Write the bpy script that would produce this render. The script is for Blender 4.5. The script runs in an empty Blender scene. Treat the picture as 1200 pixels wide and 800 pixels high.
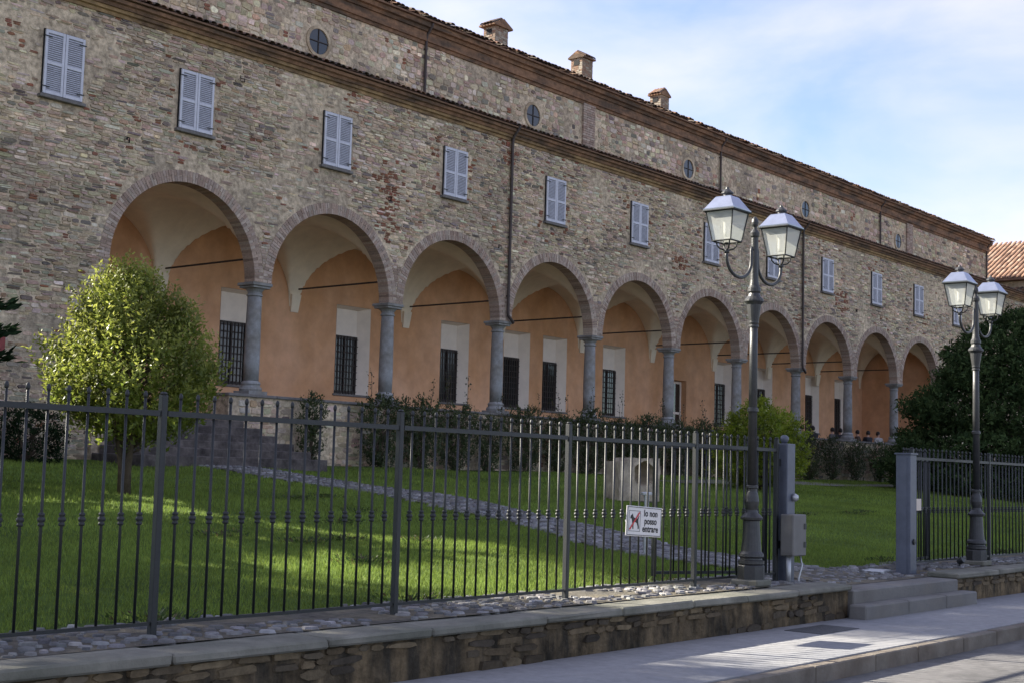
import bpy, bmesh, math, random
import numpy as np
from mathutils import Vector, Matrix, noise
R = math.radians
random.seed(7); rng = np.random.default_rng(7)
S = bpy.context.scene
COL = S.collection

# ------------------------------------------------------------------ camera
cam = bpy.data.cameras.new('camera'); cam_o = bpy.data.objects.new('camera', cam); COL.objects.link(cam_o)
_r = Vector((0.6338, -0.7730, 0.0274)); _f = Vector((0.7683, 0.6333, 0.0928)); _f.normalize()
_r = (_r - _f * _r.dot(_f)).normalized(); _u = _r.cross(_f)
cam_o.matrix_world = Matrix(((_r.x, _u.x, -_f.x, -23.685), (_r.y, _u.y, -_f.y, -28.371), (_r.z, _u.z, -_f.z, 1.25), (0, 0, 0, 1)))
cam.sensor_width = 36.0; cam.lens = 36.0 * 1622.83 / 1200.0
cam.clip_start = 0.1; cam.clip_end = 6000
S.camera = cam_o
S.render.resolution_x = 1024; S.render.resolution_y = 682

# ------------------------------------------------------------------ sky + sun
SUN_AZ = -19.0      # degrees from +Y, negative towards -X
SUN_EL = 30.0
W = bpy.data.worlds.new('World'); S.world = W; W.use_nodes = True
nt = W.node_tree; nt.nodes.clear()
wo = nt.nodes.new('ShaderNodeOutputWorld'); bg = nt.nodes.new('ShaderNodeBackground')
sky = nt.nodes.new('ShaderNodeTexSky'); sky.sky_type = 'NISHITA'; sky.sun_disc = False
sky.sun_elevation = R(SUN_EL); sky.sun_rotation = R(SUN_AZ)
sky.air_density = 0.9; sky.dust_density = 0.3; sky.ozone_density = 3.2
tc = nt.nodes.new('ShaderNodeTexCoord'); mp = nt.nodes.new('ShaderNodeMapping'); mp.inputs['Scale'].default_value = (1.0, 1.0, 2.4)
mp.inputs['Location'].default_value = (3.1, 0.7, 0.2)
n1 = nt.nodes.new('ShaderNodeTexNoise'); n1.inputs['Scale'].default_value = 3.2; n1.inputs['Detail'].default_value = 9; n1.inputs['Roughness'].default_value = 0.52
n1.inputs['Distortion'].default_value = 0.35
cr = nt.nodes.new('ShaderNodeValToRGB'); cr.color_ramp.elements[0].position = 0.38; cr.color_ramp.elements[1].position = 0.80
cr.color_ramp.elements[0].color = (0.16, 0.16, 0.16, 1); cr.color_ramp.elements[1].color = (1, 1, 1, 1)
mx = nt.nodes.new('ShaderNodeMix'); mx.data_type = 'RGBA'
mx.inputs['B'].default_value = (5.1, 4.75, 5.9, 1)          # bright thin cloud, same radiance scale as the sky
L = nt.links.new
L(tc.outputs['Generated'], mp.inputs['Vector']); L(mp.outputs['Vector'], n1.inputs['Vector']); L(n1.outputs['Fac'], cr.inputs['Fac'])
L(cr.outputs['Color'], mx.inputs['Factor']); L(sky.outputs['Color'], mx.inputs['A']); L(mx.outputs['Result'], bg.inputs['Color'])
bg.inputs['Strength'].default_value = 0.065
L(bg.outputs['Background'], wo.inputs['Surface'])
sl = bpy.data.lights.new('sun', 'SUN'); sl.energy = 5.0; sl.angle = R(0.55); sl.color = (1.0, 0.93, 0.80)
so = bpy.data.objects.new('sun', sl); COL.objects.link(so)
_d = Vector((math.sin(R(SUN_AZ)) * math.cos(R(SUN_EL)), math.cos(R(SUN_AZ)) * math.cos(R(SUN_EL)), math.sin(R(SUN_EL))))
so.rotation_euler = _d.to_track_quat('Z', 'Y').to_euler(); so.location = (0, 0, 40)
S.view_settings.view_transform = 'Standard'; S.view_settings.look = 'None'; S.view_settings.gamma = 1.0
S.view_settings.exposure = 1.92

# ------------------------------------------------------------------ materials
MATS = {}
def mat(name, col, rough=0.8, var=0.25, scale=6.0, bump=0.15, bscale=30.0, metal=0.0, attr=False, spec=0.4, col2=None, s2=1.0, trans=0.0, lo=0.42, hi=0.62, streak=None):
    m = bpy.data.materials.new(name); m.use_nodes = True; t = m.node_tree; b = t.nodes['Principled BSDF']
    b.inputs['Roughness'].default_value = rough; b.inputs['Metallic'].default_value = metal
    b.inputs['Specular IOR Level'].default_value = spec
    tcx = t.nodes.new('ShaderNodeTexCoord')
    if attr:
        a = t.nodes.new('ShaderNodeAttribute'); a.attribute_name = 'Col'; src = a.outputs['Color']
    else:
        a = t.nodes.new('ShaderNodeRGB'); a.outputs[0].default_value = (*col, 1); src = a.outputs[0]
    if col2 is not None:
        n = t.nodes.new('ShaderNodeTexNoise'); n.inputs['Scale'].default_value = s2; n.inputs['Detail'].default_value = 6; n.inputs['Roughness'].default_value = 0.6
        mpn = t.nodes.new('ShaderNodeMapping'); t.links.new(tcx.outputs['Object'], mpn.inputs['Vector'])
        if streak: mpn.inputs['Scale'].default_value = streak
        t.links.new(mpn.outputs['Vector'], n.inputs['Vector'])
        r = t.nodes.new('ShaderNodeMapRange'); r.inputs['From Min'].default_value = lo; r.inputs['From Max'].default_value = hi
        t.links.new(n.outputs['Fac'], r.inputs['Value'])
        k = t.nodes.new('ShaderNodeMix'); k.data_type = 'RGBA'; t.links.new(r.outputs['Result'], k.inputs['Factor'])
        t.links.new(src, k.inputs['A']); k.inputs['B'].default_value = (*col2, 1); src = k.outputs['Result']
    if var > 0:
        n = t.nodes.new('ShaderNodeTexNoise'); n.inputs['Scale'].default_value = scale; n.inputs['Detail'].default_value = 8; n.inputs['Roughness'].default_value = 0.65
        t.links.new(tcx.outputs['Object'], n.inputs['Vector'])
        r = t.nodes.new('ShaderNodeMapRange'); r.inputs['From Min'].default_value = 0.3; r.inputs['From Max'].default_value = 0.7
        r.inputs['To Min'].default_value = 1 - var; r.inputs['To Max'].default_value = 1 + var
        t.links.new(n.outputs['Fac'], r.inputs['Value'])
        k = t.nodes.new('ShaderNodeMix'); k.data_type = 'RGBA'; k.blend_type = 'MULTIPLY'; k.inputs['Factor'].default_value = 1
        t.links.new(src, k.inputs['A']); t.links.new(r.outputs['Result'], k.inputs['B']); src = k.outputs['Result']
    t.links.new(src, b.inputs['Base Color'])
    if bump > 0:
        n = t.nodes.new('ShaderNodeTexNoise'); n.inputs['Scale'].default_value = bscale; n.inputs['Detail'].default_value = 7; n.inputs['Roughness'].default_value = 0.65
        t.links.new(tcx.outputs['Object'], n.inputs['Vector'])
        bp = t.nodes.new('ShaderNodeBump'); bp.inputs['Strength'].default_value = bump; bp.inputs['Distance'].default_value = 0.03
        t.links.new(n.outputs['Fac'], bp.inputs['Height']); t.links.new(bp.outputs['Normal'], b.inputs['Normal'])
    if trans > 0:
        tr = t.nodes.new('ShaderNodeBsdfTranslucent'); t.links.new(src, tr.inputs['Color'])
        ms = t.nodes.new('ShaderNodeMixShader'); ms.inputs[0].default_value = trans
        o = t.nodes['Material Output']; t.links.new(b.outputs[0], ms.inputs[1]); t.links.new(tr.outputs[0], ms.inputs[2]); t.links.new(ms.outputs[0], o.inputs['Surface'])
    MATS[name] = m; return m
mat('stone', (1, 1, 1), 0.9, 0.30, 14, 0.5, 26, attr=True, spec=0.2)
mat('mortar', (0.54, 0.44, 0.31), 0.95, 0.55, 7.5, 1.0, 14, col2=(0.32, 0.262, 0.192), s2=0.6, spec=0.1)
mat('brick', (1, 1, 1), 0.9, 0.22, 20, 0.4, 40, attr=True, spec=0.2)
mat('cornice', (0.235, 0.135, 0.08), 0.9, 0.35, 5, 0.4, 30, col2=(0.10, 0.07, 0.05), s2=0.9, spec=0.2, streak=(1, 1, 4))
mat('cornice_gold', (0.30, 0.20, 0.10), 0.9, 0.35, 5, 0.4, 30, col2=(0.13, 0.085, 0.055), s2=0.8, spec=0.2, streak=(1, 1, 4))
mat('tile', (1, 1, 1), 0.85, 0.3, 12, 0.3, 30, attr=True, spec=0.2)
mat('orange_plaster', (0.68, 0.405, 0.245), 0.92, 0.14, 1.6, 0.1, 40, col2=(0.56, 0.305, 0.155), s2=0.6, spec=0.15, lo=0.38, hi=0.66, streak=(1, 1, .6))
mat('vault_plaster', (0.80, 0.71, 0.56), 0.92, 0.10, 2.0, 0.08, 30, spec=0.15)
mat('pale_plaster', (0.80, 0.71, 0.61), 0.92, 0.08, 2.5, 0.08, 40, spec=0.15)
mat('column_stone', (0.276, 0.282, 0.281), 0.8, 0.25, 5, 0.2, 30, col2=(0.20, 0.19, 0.17), s2=1.6, spec=0.3)
mat('dark_iron', (0.010, 0.012, 0.013), 0.5, 0.3, 30, 0.1, 80, metal=0.0, spec=0.5)
mat('lamp_iron', (0.036, 0.037, 0.038), 0.45, 0.25, 18, 0.15, 60, metal=0.25, spec=0.55)
mat('gate_steel', (0.085, 0.095, 0.125), 0.45, 0.2, 5, 0.05, 60, metal=0.2, spec=0.5)
mat('box_grey', (0.13, 0.125, 0.118), 0.55, 0.15, 5, 0.05, 60, spec=0.4)
mat('galvanised', (0.42, 0.43, 0.44), 0.4, 0.15, 10, 0.05, 60, metal=0.6, spec=0.5)
mat('zinc', (0.30, 0.33, 0.42), 0.30, 0.12, 8, 0.04, 40, metal=0.75, spec=0.5)
mat('rod', (0.05, 0.04, 0.035), 0.7, 0.2, 10, 0)
mat('pipe', (0.06, 0.045, 0.04), 0.6, 0.2, 5, 0)
mat('shutter', (0.53, 0.54, 0.59), 0.6, 0.10, 6, 0.05, 40, spec=0.3)
mat('shutter_slat', (0.42, 0.43, 0.475), 0.65, 0.15, 9, 0.05, 40, spec=0.3)
mat('dark_gap', (0.015, 0.015, 0.016), 0.9, 0, 1, 0)
mat('sill', (0.16, 0.15, 0.14), 0.9, 0.3, 8, 0.3, 30)
mat('window_glass', (0.03, 0.028, 0.026), 0.08, 0, 1, 0, spec=0.6)
mat('coping', (0.19, 0.182, 0.15), 0.88, 0.25, 3, 0.35, 30, col2=(0.125, 0.125, 0.10), s2=1.3, spec=0.25)
mat('step_stone', (0.17, 0.165, 0.155), 0.85, 0.2, 4, 0.3, 30, col2=(0.14, 0.13, 0.115), s2=1.0, spec=0.25)
mat('retaining_render', (0.165, 0.122, 0.072), 0.95, 0.5, 7.0, 1.0, 16, col2=(0.042, 0.036, 0.027), s2=1.9, spec=0.1, lo=0.36, hi=0.60, streak=(2.2, 2.2, 0.55))
mat('floor_tile', (0.40, 0.30, 0.22), 0.8, 0.15, 3, 0.1, 30)
mat('stair_stone', (0.115, 0.10, 0.092), 0.95, 0.4, 6, 0.9, 12, col2=(0.06, 0.052, 0.05), s2=2.2, spec=0.15)
mat('pavement', (0.25, 0.247, 0.245), 0.85, 0.16, 9.0, 0.25, 60, col2=(0.207, 0.210, 0.218), s2=0.7, spec=0.25)
mat('kerb', (0.165, 0.145, 0.12), 0.9, 0.25, 4, 0.35, 30, col2=(0.125, 0.10, 0.078), s2=1.2, spec=0.2)
mat('asphalt', (0.155, 0.15, 0.145), 0.9, 0.25, 6, 0.5, 120, col2=(0.09, 0.088, 0.086), s2=0.7, spec=0.25, streak=(0.35, 1.2, 1))
mat('soil', (0.105, 0.098, 0.085), 0.95, 0.4, 9, 0.9, 30, col2=(0.17, 0.15, 0.11), s2=1.6, spec=0.1)
mat('lawn', (0.092, 0.145, 0.026), 0.95, 0.35, 2.5, 0.9, 45, col2=(0.060, 0.095, 0.020), s2=0.35, spec=0.1)
mat('grass', (1, 1, 1), 0.75, 0, 1, 0, attr=True, trans=0.30, spec=0.2)
mat('leaf', (1, 1, 1), 0.45, 0, 1, 0, attr=True, trans=0.45, spec=0.35)
mat('needle', (1, 1, 1), 0.9, 0, 1, 0, attr=True, trans=0.2, spec=0.05)
mat('bark', (0.085, 0.065, 0.048), 0.95, 0.35, 9, 0.7, 25, spec=0.1)
mat('carved_stone', (0.46, 0.39, 0.29), 0.9, 0.3, 5, 0.6, 22, col2=(0.27, 0.23, 0.18), s2=2.2, spec=0.15)
mat('sign_white', (0.62, 0.60, 0.58), 0.45, 0.06, 5, 0, spec=0.4)
mat('sign_black', (0.015, 0.013, 0.014), 0.5, 0, 1, 0)
mat('sign_red', (0.52, 0.035, 0.04), 0.5, 0, 1, 0)
mat('plaque_red', (0.22, 0.04, 0.035), 0.6, 0.2, 9, 0)
mat('tag_cream', (0.58, 0.50, 0.42), 0.5, 0.05, 5, 0)
mat('far_wall', (0.52, 0.43, 0.30), 0.95, 0.3, 2.2, 0.5, 14, col2=(0.35, 0.27, 0.18), s2=1.5, spec=0.1)
mat('plain_roof', (0.20, 0.12, 0.08), 0.9, 0.3, 3, 0.4, 10)
mat('skin', (0.50, 0.31, 0.23), 0.6, 0.05, 5, 0)
mat('hair_dark', (0.018, 0.013, 0.011), 0.6, 0.1, 30, 0)
mat('coat_black', (0.018, 0.018, 0.022), 0.85, 0.1, 20, 0)
mat('coat_grey', (0.12, 0.12, 0.125), 0.85, 0.1, 20, 0)
mat('coat_brown', (0.085, 0.06, 0.045), 0.85, 0.1, 20, 0)
mat('coat_pale', (0.42, 0.40, 0.38), 0.85, 0.1, 20, 0)
mat('trousers', (0.03, 0.035, 0.055), 0.85, 0.1, 20, 0)
mat('manhole', (0.06, 0.06, 0.062), 0.7, 0.3, 30, 0.5, 60)
# frosted lantern glass: real, slightly milky panes
m = bpy.data.materials.new('lantern_glass'); m.use_nodes = True; t = m.node_tree; b = t.nodes['Principled BSDF']
b.inputs['Base Color'].default_value = (0.74, 0.75, 0.70, 1); b.inputs['Roughness'].default_value = 0.25
tp = t.nodes.new('ShaderNodeBsdfTransparent'); tp.inputs[0].default_value = (0.93, 0.94, 0.90, 1)
ms = t.nodes.new('ShaderNodeMixShader'); ms.inputs[0].default_value = 0.42
L2 = t.links.new; L2(tp.outputs[0], ms.inputs[1]); L2(b.outputs[0], ms.inputs[2]); L2(ms.outputs[0], t.nodes['Material Output'].inputs['Surface'])
MATS['lantern_glass'] = m

# ------------------------------------------------------------------ mesh helpers
class MB:
    def __init__(s): s.v = []; s.f = []; s.c = []; s.cc = (1, 1, 1)
    def add(s, vs, fs, col=None):
        o = len(s.v); s.v += [tuple(p) for p in vs]; s.f += [tuple(i + o for i in f) for f in fs]
        s.c += [col or s.cc] * len(vs)
    def box(s, x0, x1, y0, y1, z0, z1, col=None):
        s.add([(x0, y0, z0), (x1, y0, z0), (x1, y1, z0), (x0, y1, z0), (x0, y0, z1), (x1, y0, z1), (x1, y1, z1), (x0, y1, z1)],
              [(0, 3, 2, 1), (4, 5, 6, 7), (0, 1, 5, 4), (1, 2, 6, 5), (2, 3, 7, 6), (3, 0, 4, 7)], col)
    def cbox(s, x0, x1, y0, y1, z0, z1, b=0.01, jit=0.0, col=None):
        """box with all edges chamfered (24 vertices)"""
        X = (x0, x1); Y = (y0, y1); Z = (z0, z1); vs = []; idx = {}
        for i in (0, 1):
            for j in (0, 1):
                for k in (0, 1):
                    si, sj, sk = 1 - 2 * i, 1 - 2 * j, 1 - 2 * k
                    jx, jy, jz = [(random.random() - .5) * 2 * jit for _ in range(3)]
                    for a in range(3):
                        p = [X[i] + jx + (si * b if a != 0 else 0), Y[j] + jy + (sj * b if a != 1 else 0), Z[k] + jz + (sk * b if a != 2 else 0)]
                        idx[(i, j, k, a)] = len(vs); vs.append(p)
        fs = []; g = idx
        for i in (0, 1): q = [g[(i, 0, 0, 0)], g[(i, 1, 0, 0)], g[(i, 1, 1, 0)], g[(i, 0, 1, 0)]]; fs.append(q if i else q[::-1])
        for j in (0, 1): q = [g[(0, j, 0, 1)], g[(1, j, 0, 1)], g[(1, j, 1, 1)], g[(0, j, 1, 1)]]; fs.append(q[::-1] if j else q)
        for k in (0, 1): q = [g[(0, 0, k, 2)], g[(1, 0, k, 2)], g[(1, 1, k, 2)], g[(0, 1, k, 2)]]; fs.append(q if k else q[::-1])
        for i in (0, 1):
            for j in (0, 1):
                q = [g[(i, j, 0, 0)], g[(i, j, 0, 1)], g[(i, j, 1, 1)], g[(i, j, 1, 0)]]; fs.append(q if (i ^ j) else q[::-1])
        for i in (0, 1):
            for k in (0, 1):
                q = [g[(i, 0, k, 0)], g[(i, 0, k, 2)], g[(i, 1, k, 2)], g[(i, 1, k, 0)]]; fs.append(q[::-1] if (i ^ k) else q)
        for j in (0, 1):
            for k in (0, 1):
                q = [g[(0, j, k, 1)], g[(0, j, k, 2)], g[(1, j, k, 2)], g[(1, j, k, 1)]]; fs.append(q if (j ^ k) else q[::-1])
        for i in (0, 1):
            for j in (0, 1):
                for k in (0, 1):
                    q = [g[(i, j, k, 0)], g[(i, j, k, 1)], g[(i, j, k, 2)]]; fs.append(q if (i + j + k) % 2 else q[::-1])
        s.add(vs, fs, col)
    def lathe(s, prof, n=16, c=(0, 0), square=False, col=None, rot=0.0):
        vs = []; fs = []
        for r, z in prof:
            for i in range(n):
                a = 2 * math.pi * (i + (0.5 if square else 0)) / n + rot
                k = r / math.cos(math.pi / n) if square else r
                vs.append((c[0] + k * math.cos(a), c[1] + k * math.sin(a), z))
        m_ = len(prof)
        for j in range(m_ - 1):
            for i in range(n): fs.append((j * n + i, j * n + (i + 1) % n, (j + 1) * n + (i + 1) % n, (j + 1) * n + i))
        fs.append(tuple(range(n))[::-1]); fs.append(tuple((m_ - 1) * n + i for i in range(n)))
        s.add(vs, fs, col)
    def tube(s, pts, rad, n=8, col=None):
        pts = [Vector(p) for p in pts]; vs = []; fs = []
        rads = rad if isinstance(rad, (list, tuple)) else [rad] * len(pts)
        up = None
        for i, p in enumerate(pts):
            d = (pts[min(i + 1, len(pts) - 1)] - pts[max(i - 1, 0)]).normalized()
            if up is None: up = Vector((0, 0, 1)) if abs(d.z) < 0.9 else Vector((1, 0, 0))
            a = d.cross(up).normalized(); b_ = a.cross(d).normalized(); up = b_
            for k in range(n):
                t_ = 2 * math.pi * k / n; vs.append(p + (a * math.cos(t_) + b_ * math.sin(t_)) * rads[i])
        for j in range(len(pts) - 1):
            for k in range(n): fs.append((j * n + k, j * n + (k + 1) % n, (j + 1) * n + (k + 1) % n, (j + 1) * n + k))
        fs.append(tuple(range(n))[::-1]); fs.append(tuple((len(pts) - 1) * n + k for k in range(n)))
        s.add(vs, fs, col)
    def prism(s, poly, axis, a0, a1, col=None):
        """poly of 2-D points; axis 0: (y,z) along x; 1: (x,z) along y; 2: (x,y) along z"""
        def P(p, a): return (a, p[0], p[1]) if axis == 0 else ((p[0], a, p[1]) if axis == 1 else (p[0], p[1], a))
        n = len(poly); vs = [P(p, a0) for p in poly] + [P(p, a1) for p in poly]
        s.add(vs, [tuple(range(n)), tuple(range(2 * n - 1, n - 1, -1))] + [(i, n + i, n + (i + 1) % n, (i + 1) % n) for i in range(n)], col)
    def mesh(s, name, m, smooth=False, colors=False):
        me = bpy.data.meshes.new(name); me.from_pydata(s.v, [], s.f); me.materials.append(MATS[m])
        if colors:
            a = me.attributes.new('Col', 'FLOAT_COLOR', 'POINT')
            arr = np.ones((len(s.v), 4), 'f'); arr[:, :3] = np.array(s.c, 'f'); a.data.foreach_set('color', arr.ravel())
        bm = bmesh.new(); bm.from_mesh(me); bmesh.ops.recalc_face_normals(bm, faces=bm.faces); bm.to_mesh(me); bm.free()
        if smooth: me.polygons.foreach_set('use_smooth', [True] * len(me.polygons))
        return me
    def build(s, name, m, parent=None, smooth=False, colors=False, kind=None):
        return link(name, s.mesh(name, m, smooth, colors), parent, kind)
def link(name, me, parent=None, kind=None, loc=None):
    o = bpy.data.objects.new(name, me); COL.objects.link(o)
    if parent: o.parent = parent
    if kind: o['kind'] = kind
    if loc is not None: o.location = loc
    return o
def tag(o, label, cat, group=None):
    o['label'] = label; o['category'] = cat
    if group: o['group'] = group
    return o
def thing(name, label, cat, loc=(0, 0, 0), rz=0, group=None):
    o = bpy.data.objects.new(name, None); COL.objects.link(o); o.location = loc; o.rotation_euler = (0, 0, rz)
    o.empty_display_size = 0.2
    return tag(o, label, cat, group)
def copy_tree(o, parent=None, loc=None, rz=None):
    c = o.copy(); COL.objects.link(c); c.parent = parent
    if loc is not None: c.location = loc
    if rz is not None: c.rotation_euler = (0, 0, rz)
    for ch in list(o.children): copy_tree(ch, c)
    return c
def struct(o): o['kind'] = 'structure'; return o
def raw_mesh(name, V, F4, C, m):
    """fast quad mesh from numpy arrays"""
    me = bpy.data.meshes.new(name); nv = len(V); nf = len(F4); k = F4.shape[1]
    me.vertices.add(nv); me.vertices.foreach_set('co', V.astype('f').ravel())
    me.loops.add(nf * k); me.loops.foreach_set('vertex_index', F4.astype('i').ravel())
    me.polygons.add(nf); me.polygons.foreach_set('loop_start', np.arange(0, nf * k, k, dtype='i')); me.polygons.foreach_set('loop_total', np.full(nf, k, 'i'))
    a = me.attributes.new('Col', 'FLOAT_COLOR', 'POINT'); arr = np.ones((nv, 4), 'f'); arr[:, :3] = C; a.data.foreach_set('color', arr.ravel())
    me.materials.append(MATS[m]); me.update(calc_edges=True); me.validate(); return me
def leaves(name, P, D, ln, wd, C, m):
    """diamond leaves: base P, direction D, length, width, colour"""
    n = len(P); D = D / np.linalg.norm(D, axis=1, keepdims=True)
    rnd = rng.normal(size=(n, 3)); A = np.cross(D, rnd); A /= np.linalg.norm(A, axis=1, keepdims=True) + 1e-9
    N = np.cross(D, A); ln = ln[:, None]; wd = wd[:, None]
    V = np.stack([P, P + D * ln * .45 + A * wd * .5 + N * wd * .12, P + D * ln - N * ln * .08, P + D * ln * .45 - A * wd * .5 + N * wd * .12], 1).reshape(-1, 3)
    F = np.arange(n * 4).reshape(n, 4)
    return raw_mesh(name, V, F, np.repeat(C, 4, 0), m)

def lawn_z(x, y):
    x = float(x); y = float(y); t_ = min(max((y + 19.3) / 18.7, 0), 1)
    z = 1.25 * t_
    if y < -19.2 and -8.6 < x < -4.1: z -= .075 * min(1, max(0, (x + 8.6) / .35)) * min(1, max(0, (-4.1 - x) / .35)) * min(1, (-19.2 - y) / .9)
    if y > -19.0: z += 0.035 * math.sin(x * 0.9 + 1) * math.sin(y * 0.8) * min(1, (y + 19.0) / 2)
    return z
def nz(x, y, z=0.0): return noise.noise(Vector((x, y, z)))

# ------------------------------------------------------------------ the setting: ground, street, lawn
g = MB(); g.add([(-2500, -2500, -0.85), (2500, -2500, -0.85), (2500, 2500, -0.85), (-2500, 2500, -0.85)], [(0, 1, 2, 3)])
struct(g.build('ground', 'soil'))
g = MB(); g.add([(-90, -60, -0.56), (120, -60, -0.56), (120, -22.55, -0.56), (-90, -22.55, -0.56)], [(0, 1, 2, 3)])
struct(g.build('road', 'asphalt'))
# pavement: slab bed plus long kerb stones
g = MB(); g.box(-90, 120, -22.42, -20.6, -0.75, -0.40)
pav = struct(g.build('pavement', 'pavement'))
x = -24.0
while x < 14:
    w = random.uniform(0.95, 1.25); k = MB(); k.cbox(x + .006, x + w - .006, -22.55, -22.43, -0.75, -0.404 + random.uniform(-.004, .004), 0.012)
    k.build('kerb_stone', 'kerb', pav); x += w
k = MB(); k.box(14.01, 120, -22.55, -22.43, -0.75, -0.405); k.build('kerb', 'kerb', pav)
k = MB(); k.box(-90, -24.01, -22.55, -22.43, -0.75, -0.405); k.build('kerb', 'kerb', pav)
# paving joints: pavement laid as large poured bays with real grooves between thin top sheets
x = -20.0; i = 0
while x < 20:
    w = 2.35; k = MB(); k.cbox(x + .004, x + w - .004, -22.415, -20.84, -0.41, -0.3965 + (i % 2) * .0015, 0.003)
    k.build('paving_bay', 'pavement', pav); x += w; i += 1
mh = MB(); mh.box(-9.95, -9.05, -21.45, -21.0, -0.42, -0.391)
mh.build('drain_cover', 'manhole', pav)

# lawn terrain
xs = np.concatenate([np.arange(-60, -20, 4), np.arange(-20, 40, 0.5), np.arange(40, 121, 4)]); ys = np.concatenate([np.arange(-20.45, -0.3, 0.35), [0.2]])
vs = []; fs = []
for yv in ys:
    for xv in xs:
        z = lawn_z(xv, yv) - (0.012 if yv < -19.3 else 0)
        vs.append((float(xv), float(yv), z))
nx = len(xs)
for j in range(len(ys) - 1):
    for i in range(nx - 1): fs.append((j * nx + i, j * nx + i + 1, (j + 1) * nx + i + 1, (j + 1) * nx + i))
g = MB(); g.add(vs, fs); struct(g.build('lawn', 'lawn', smooth=True))

# path from the gate to the stair
PATH = [(-6.5, -20.1), (-6.5, -18.2), (-6.2, -16.4), (-4.7, -13.3), (-3.3, -9.5), (-2.6, -5.5), (-2.5, -2.3)]
def path_at(t_):
    n = len(PATH) - 1; f = min(max(t_, 0), .9999) * n; i = int(f); u = f - i
    p = [Vector(PATH[min(max(i + k, 0), n)]) for k in (-1, 0, 1, 2)]
    return 0.5 * ((2 * p[1]) + (p[2] - p[0]) * u + (2 * p[0] - 5 * p[1] + 4 * p[2] - p[3]) * u * u + (3 * p[1] - p[0] - 3 * p[2] + p[3]) * u ** 3)
PS = [path_at(i / 60) for i in range(61)]
PW = 0.85
def path_dist(x, y): return min((x - p.x) ** 2 + (y - p.y) ** 2 for p in PS) ** .5
vs = []; fs = []
for i, p in enumerate(PS):
    d = (PS[min(i + 1, 60)] - PS[max(i - 1, 0)]).normalized(); n_ = Vector((-d.y, d.x))
    for k in range(5):
        q = p + n_ * PW * (k / 2 - 1) * (1 + .12 * nz(i * .3, k)); vs.append((q.x, q.y, lawn_z(q.x, q.y) + .022))
for i in range(60):
    for k in range(4): fs.append((i * 5 + k, i * 5 + k + 1, i * 5 + k + 6, i * 5 + k + 5))
g = MB(); g.add(vs, fs); path = struct(g.build('path', 'soil', smooth=True))
def cobble(mb, cx, cy, cz, rx, ry, h, ang, col):
    n = 7; ca, sa = math.cos(ang), math.sin(ang); lo = []; hi = []
    for i in range(n):
        a = 2 * math.pi * i / n + random.uniform(-.2, .2); k = random.uniform(.85, 1.08)
        px, py = rx * k * math.cos(a), ry * k * math.sin(a)
        lo.append((cx + px * ca - py * sa, cy + px * sa + py * ca, cz - .02)); hi.append((cx + (px * ca - py * sa) * .72, cy + (px * sa + py * ca) * .72, cz + h))
    mb.add(lo + hi, [(i, (i + 1) % n, n + (i + 1) % n, n + i) for i in range(n)] + [tuple(range(n, 2 * n))], col)
def cob_col():
    b_ = random.uniform(.10, .22); 
    if random.random() < .12: b_ *= 1.5
    return (b_ * random.uniform(.98, 1.06), b_, b_ * random.uniform(.94, 1.06))
g = MB()
for i in range(1, 118):
    p = path_at(i / 118); d = (path_at(min(1, i / 118 + .01)) - p).normalized(); n_ = Vector((-d.y, d.x))
    w = -PW * .95
    while w < PW * .95:
        sw = random.uniform(.11, .21); q = p + n_ * (w + sw / 2) + d * random.uniform(-.03, .03)
        if q.y > -19.35: cobble(g, q.x, q.y, lawn_z(q.x, q.y) + .02, .085, sw * .5, random.uniform(.012, .03), math.atan2(d.y, d.x), cob_col())
        w += sw
g.build('cobbles', 'stone', path, colors=True, kind='stuff')
# trodden cobble strip along the fence: bed, single cobbles that show largest, the rest joined
vs = []; fs = []; xs2 = np.arange(-24, 40.1, 0.25)
for i, xv in enumerate(xs2):
    w = 19.35 + .18 * nz(xv * .7, 3.1)
    for k in range(6):
        yv = -20.47 + (20.47 - w) * k / 5; vs.append((float(xv), yv, lawn_z(xv, yv) + (.010 if k < 5 else -.006)))
for i in range(len(xs2) - 1):
    for k in range(5): fs.append((i * 6 + k, (i + 1) * 6 + k, (i + 1) * 6 + k + 1, i * 6 + k + 1))
g = MB(); g.add(vs, fs); strip = struct(g.build('cobbled_strip', 'soil', smooth=True))
g = MB(); singles = 0; cand = []
for _ in range(16000):
    xv = random.uniform(-21, 9) if random.random() < .8 else random.uniform(-10, -3); yv = random.uniform(-20.42, -19.3)
    if nz(xv * .8, yv * 1.3, 5) < -.12 and not (-8.2 < xv < -4.4): continue
    cand.append((xv, yv, random.uniform(.028, .085)))
cand.sort(key=lambda c: -c[2]); grid = {}; cobs = []
for xv, yv, r_ in cand:
    ok = True; gx, gy = int(xv // .25), int(yv // .25)
    for a in (-1, 0, 1):
        for b_ in (-1, 0, 1):
            for (x2, y2, r2) in grid.get((gx + a, gy + b_), ()):
                if (xv - x2) ** 2 + (yv - y2) ** 2 < (.86 * (r_ + r2)) ** 2: ok = False
    if ok: grid.setdefault((gx, gy), []).append((xv, yv, r_)); cobs.append((xv, yv, r_))
cobs.sort(key=lambda c: -c[2] ** 2 / ((c[0] + 23.7) ** 2 + (c[1] + 28.4) ** 2))
for i, (xv, yv, r_) in enumerate(cobs):
    z = lawn_z(xv, yv) + .012
    if -8.4 < xv < -4.3 and yv < -20.3: continue
    if i < 280:
        k = MB(); cobble(k, xv, yv, z, r_, r_ * random.uniform(.6, .9), random.uniform(.008, .02), random.uniform(0, 3), cob_col()); k.build('cobble', 'stone', strip, colors=True)
    else: cobble(g, xv, yv, z, r_, r_ * random.uniform(.6, .9), random.uniform(.008, .02), random.uniform(0, 3), cob_col())
g.build('small_cobbles', 'stone', strip, colors=True, kind='stuff')
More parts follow.
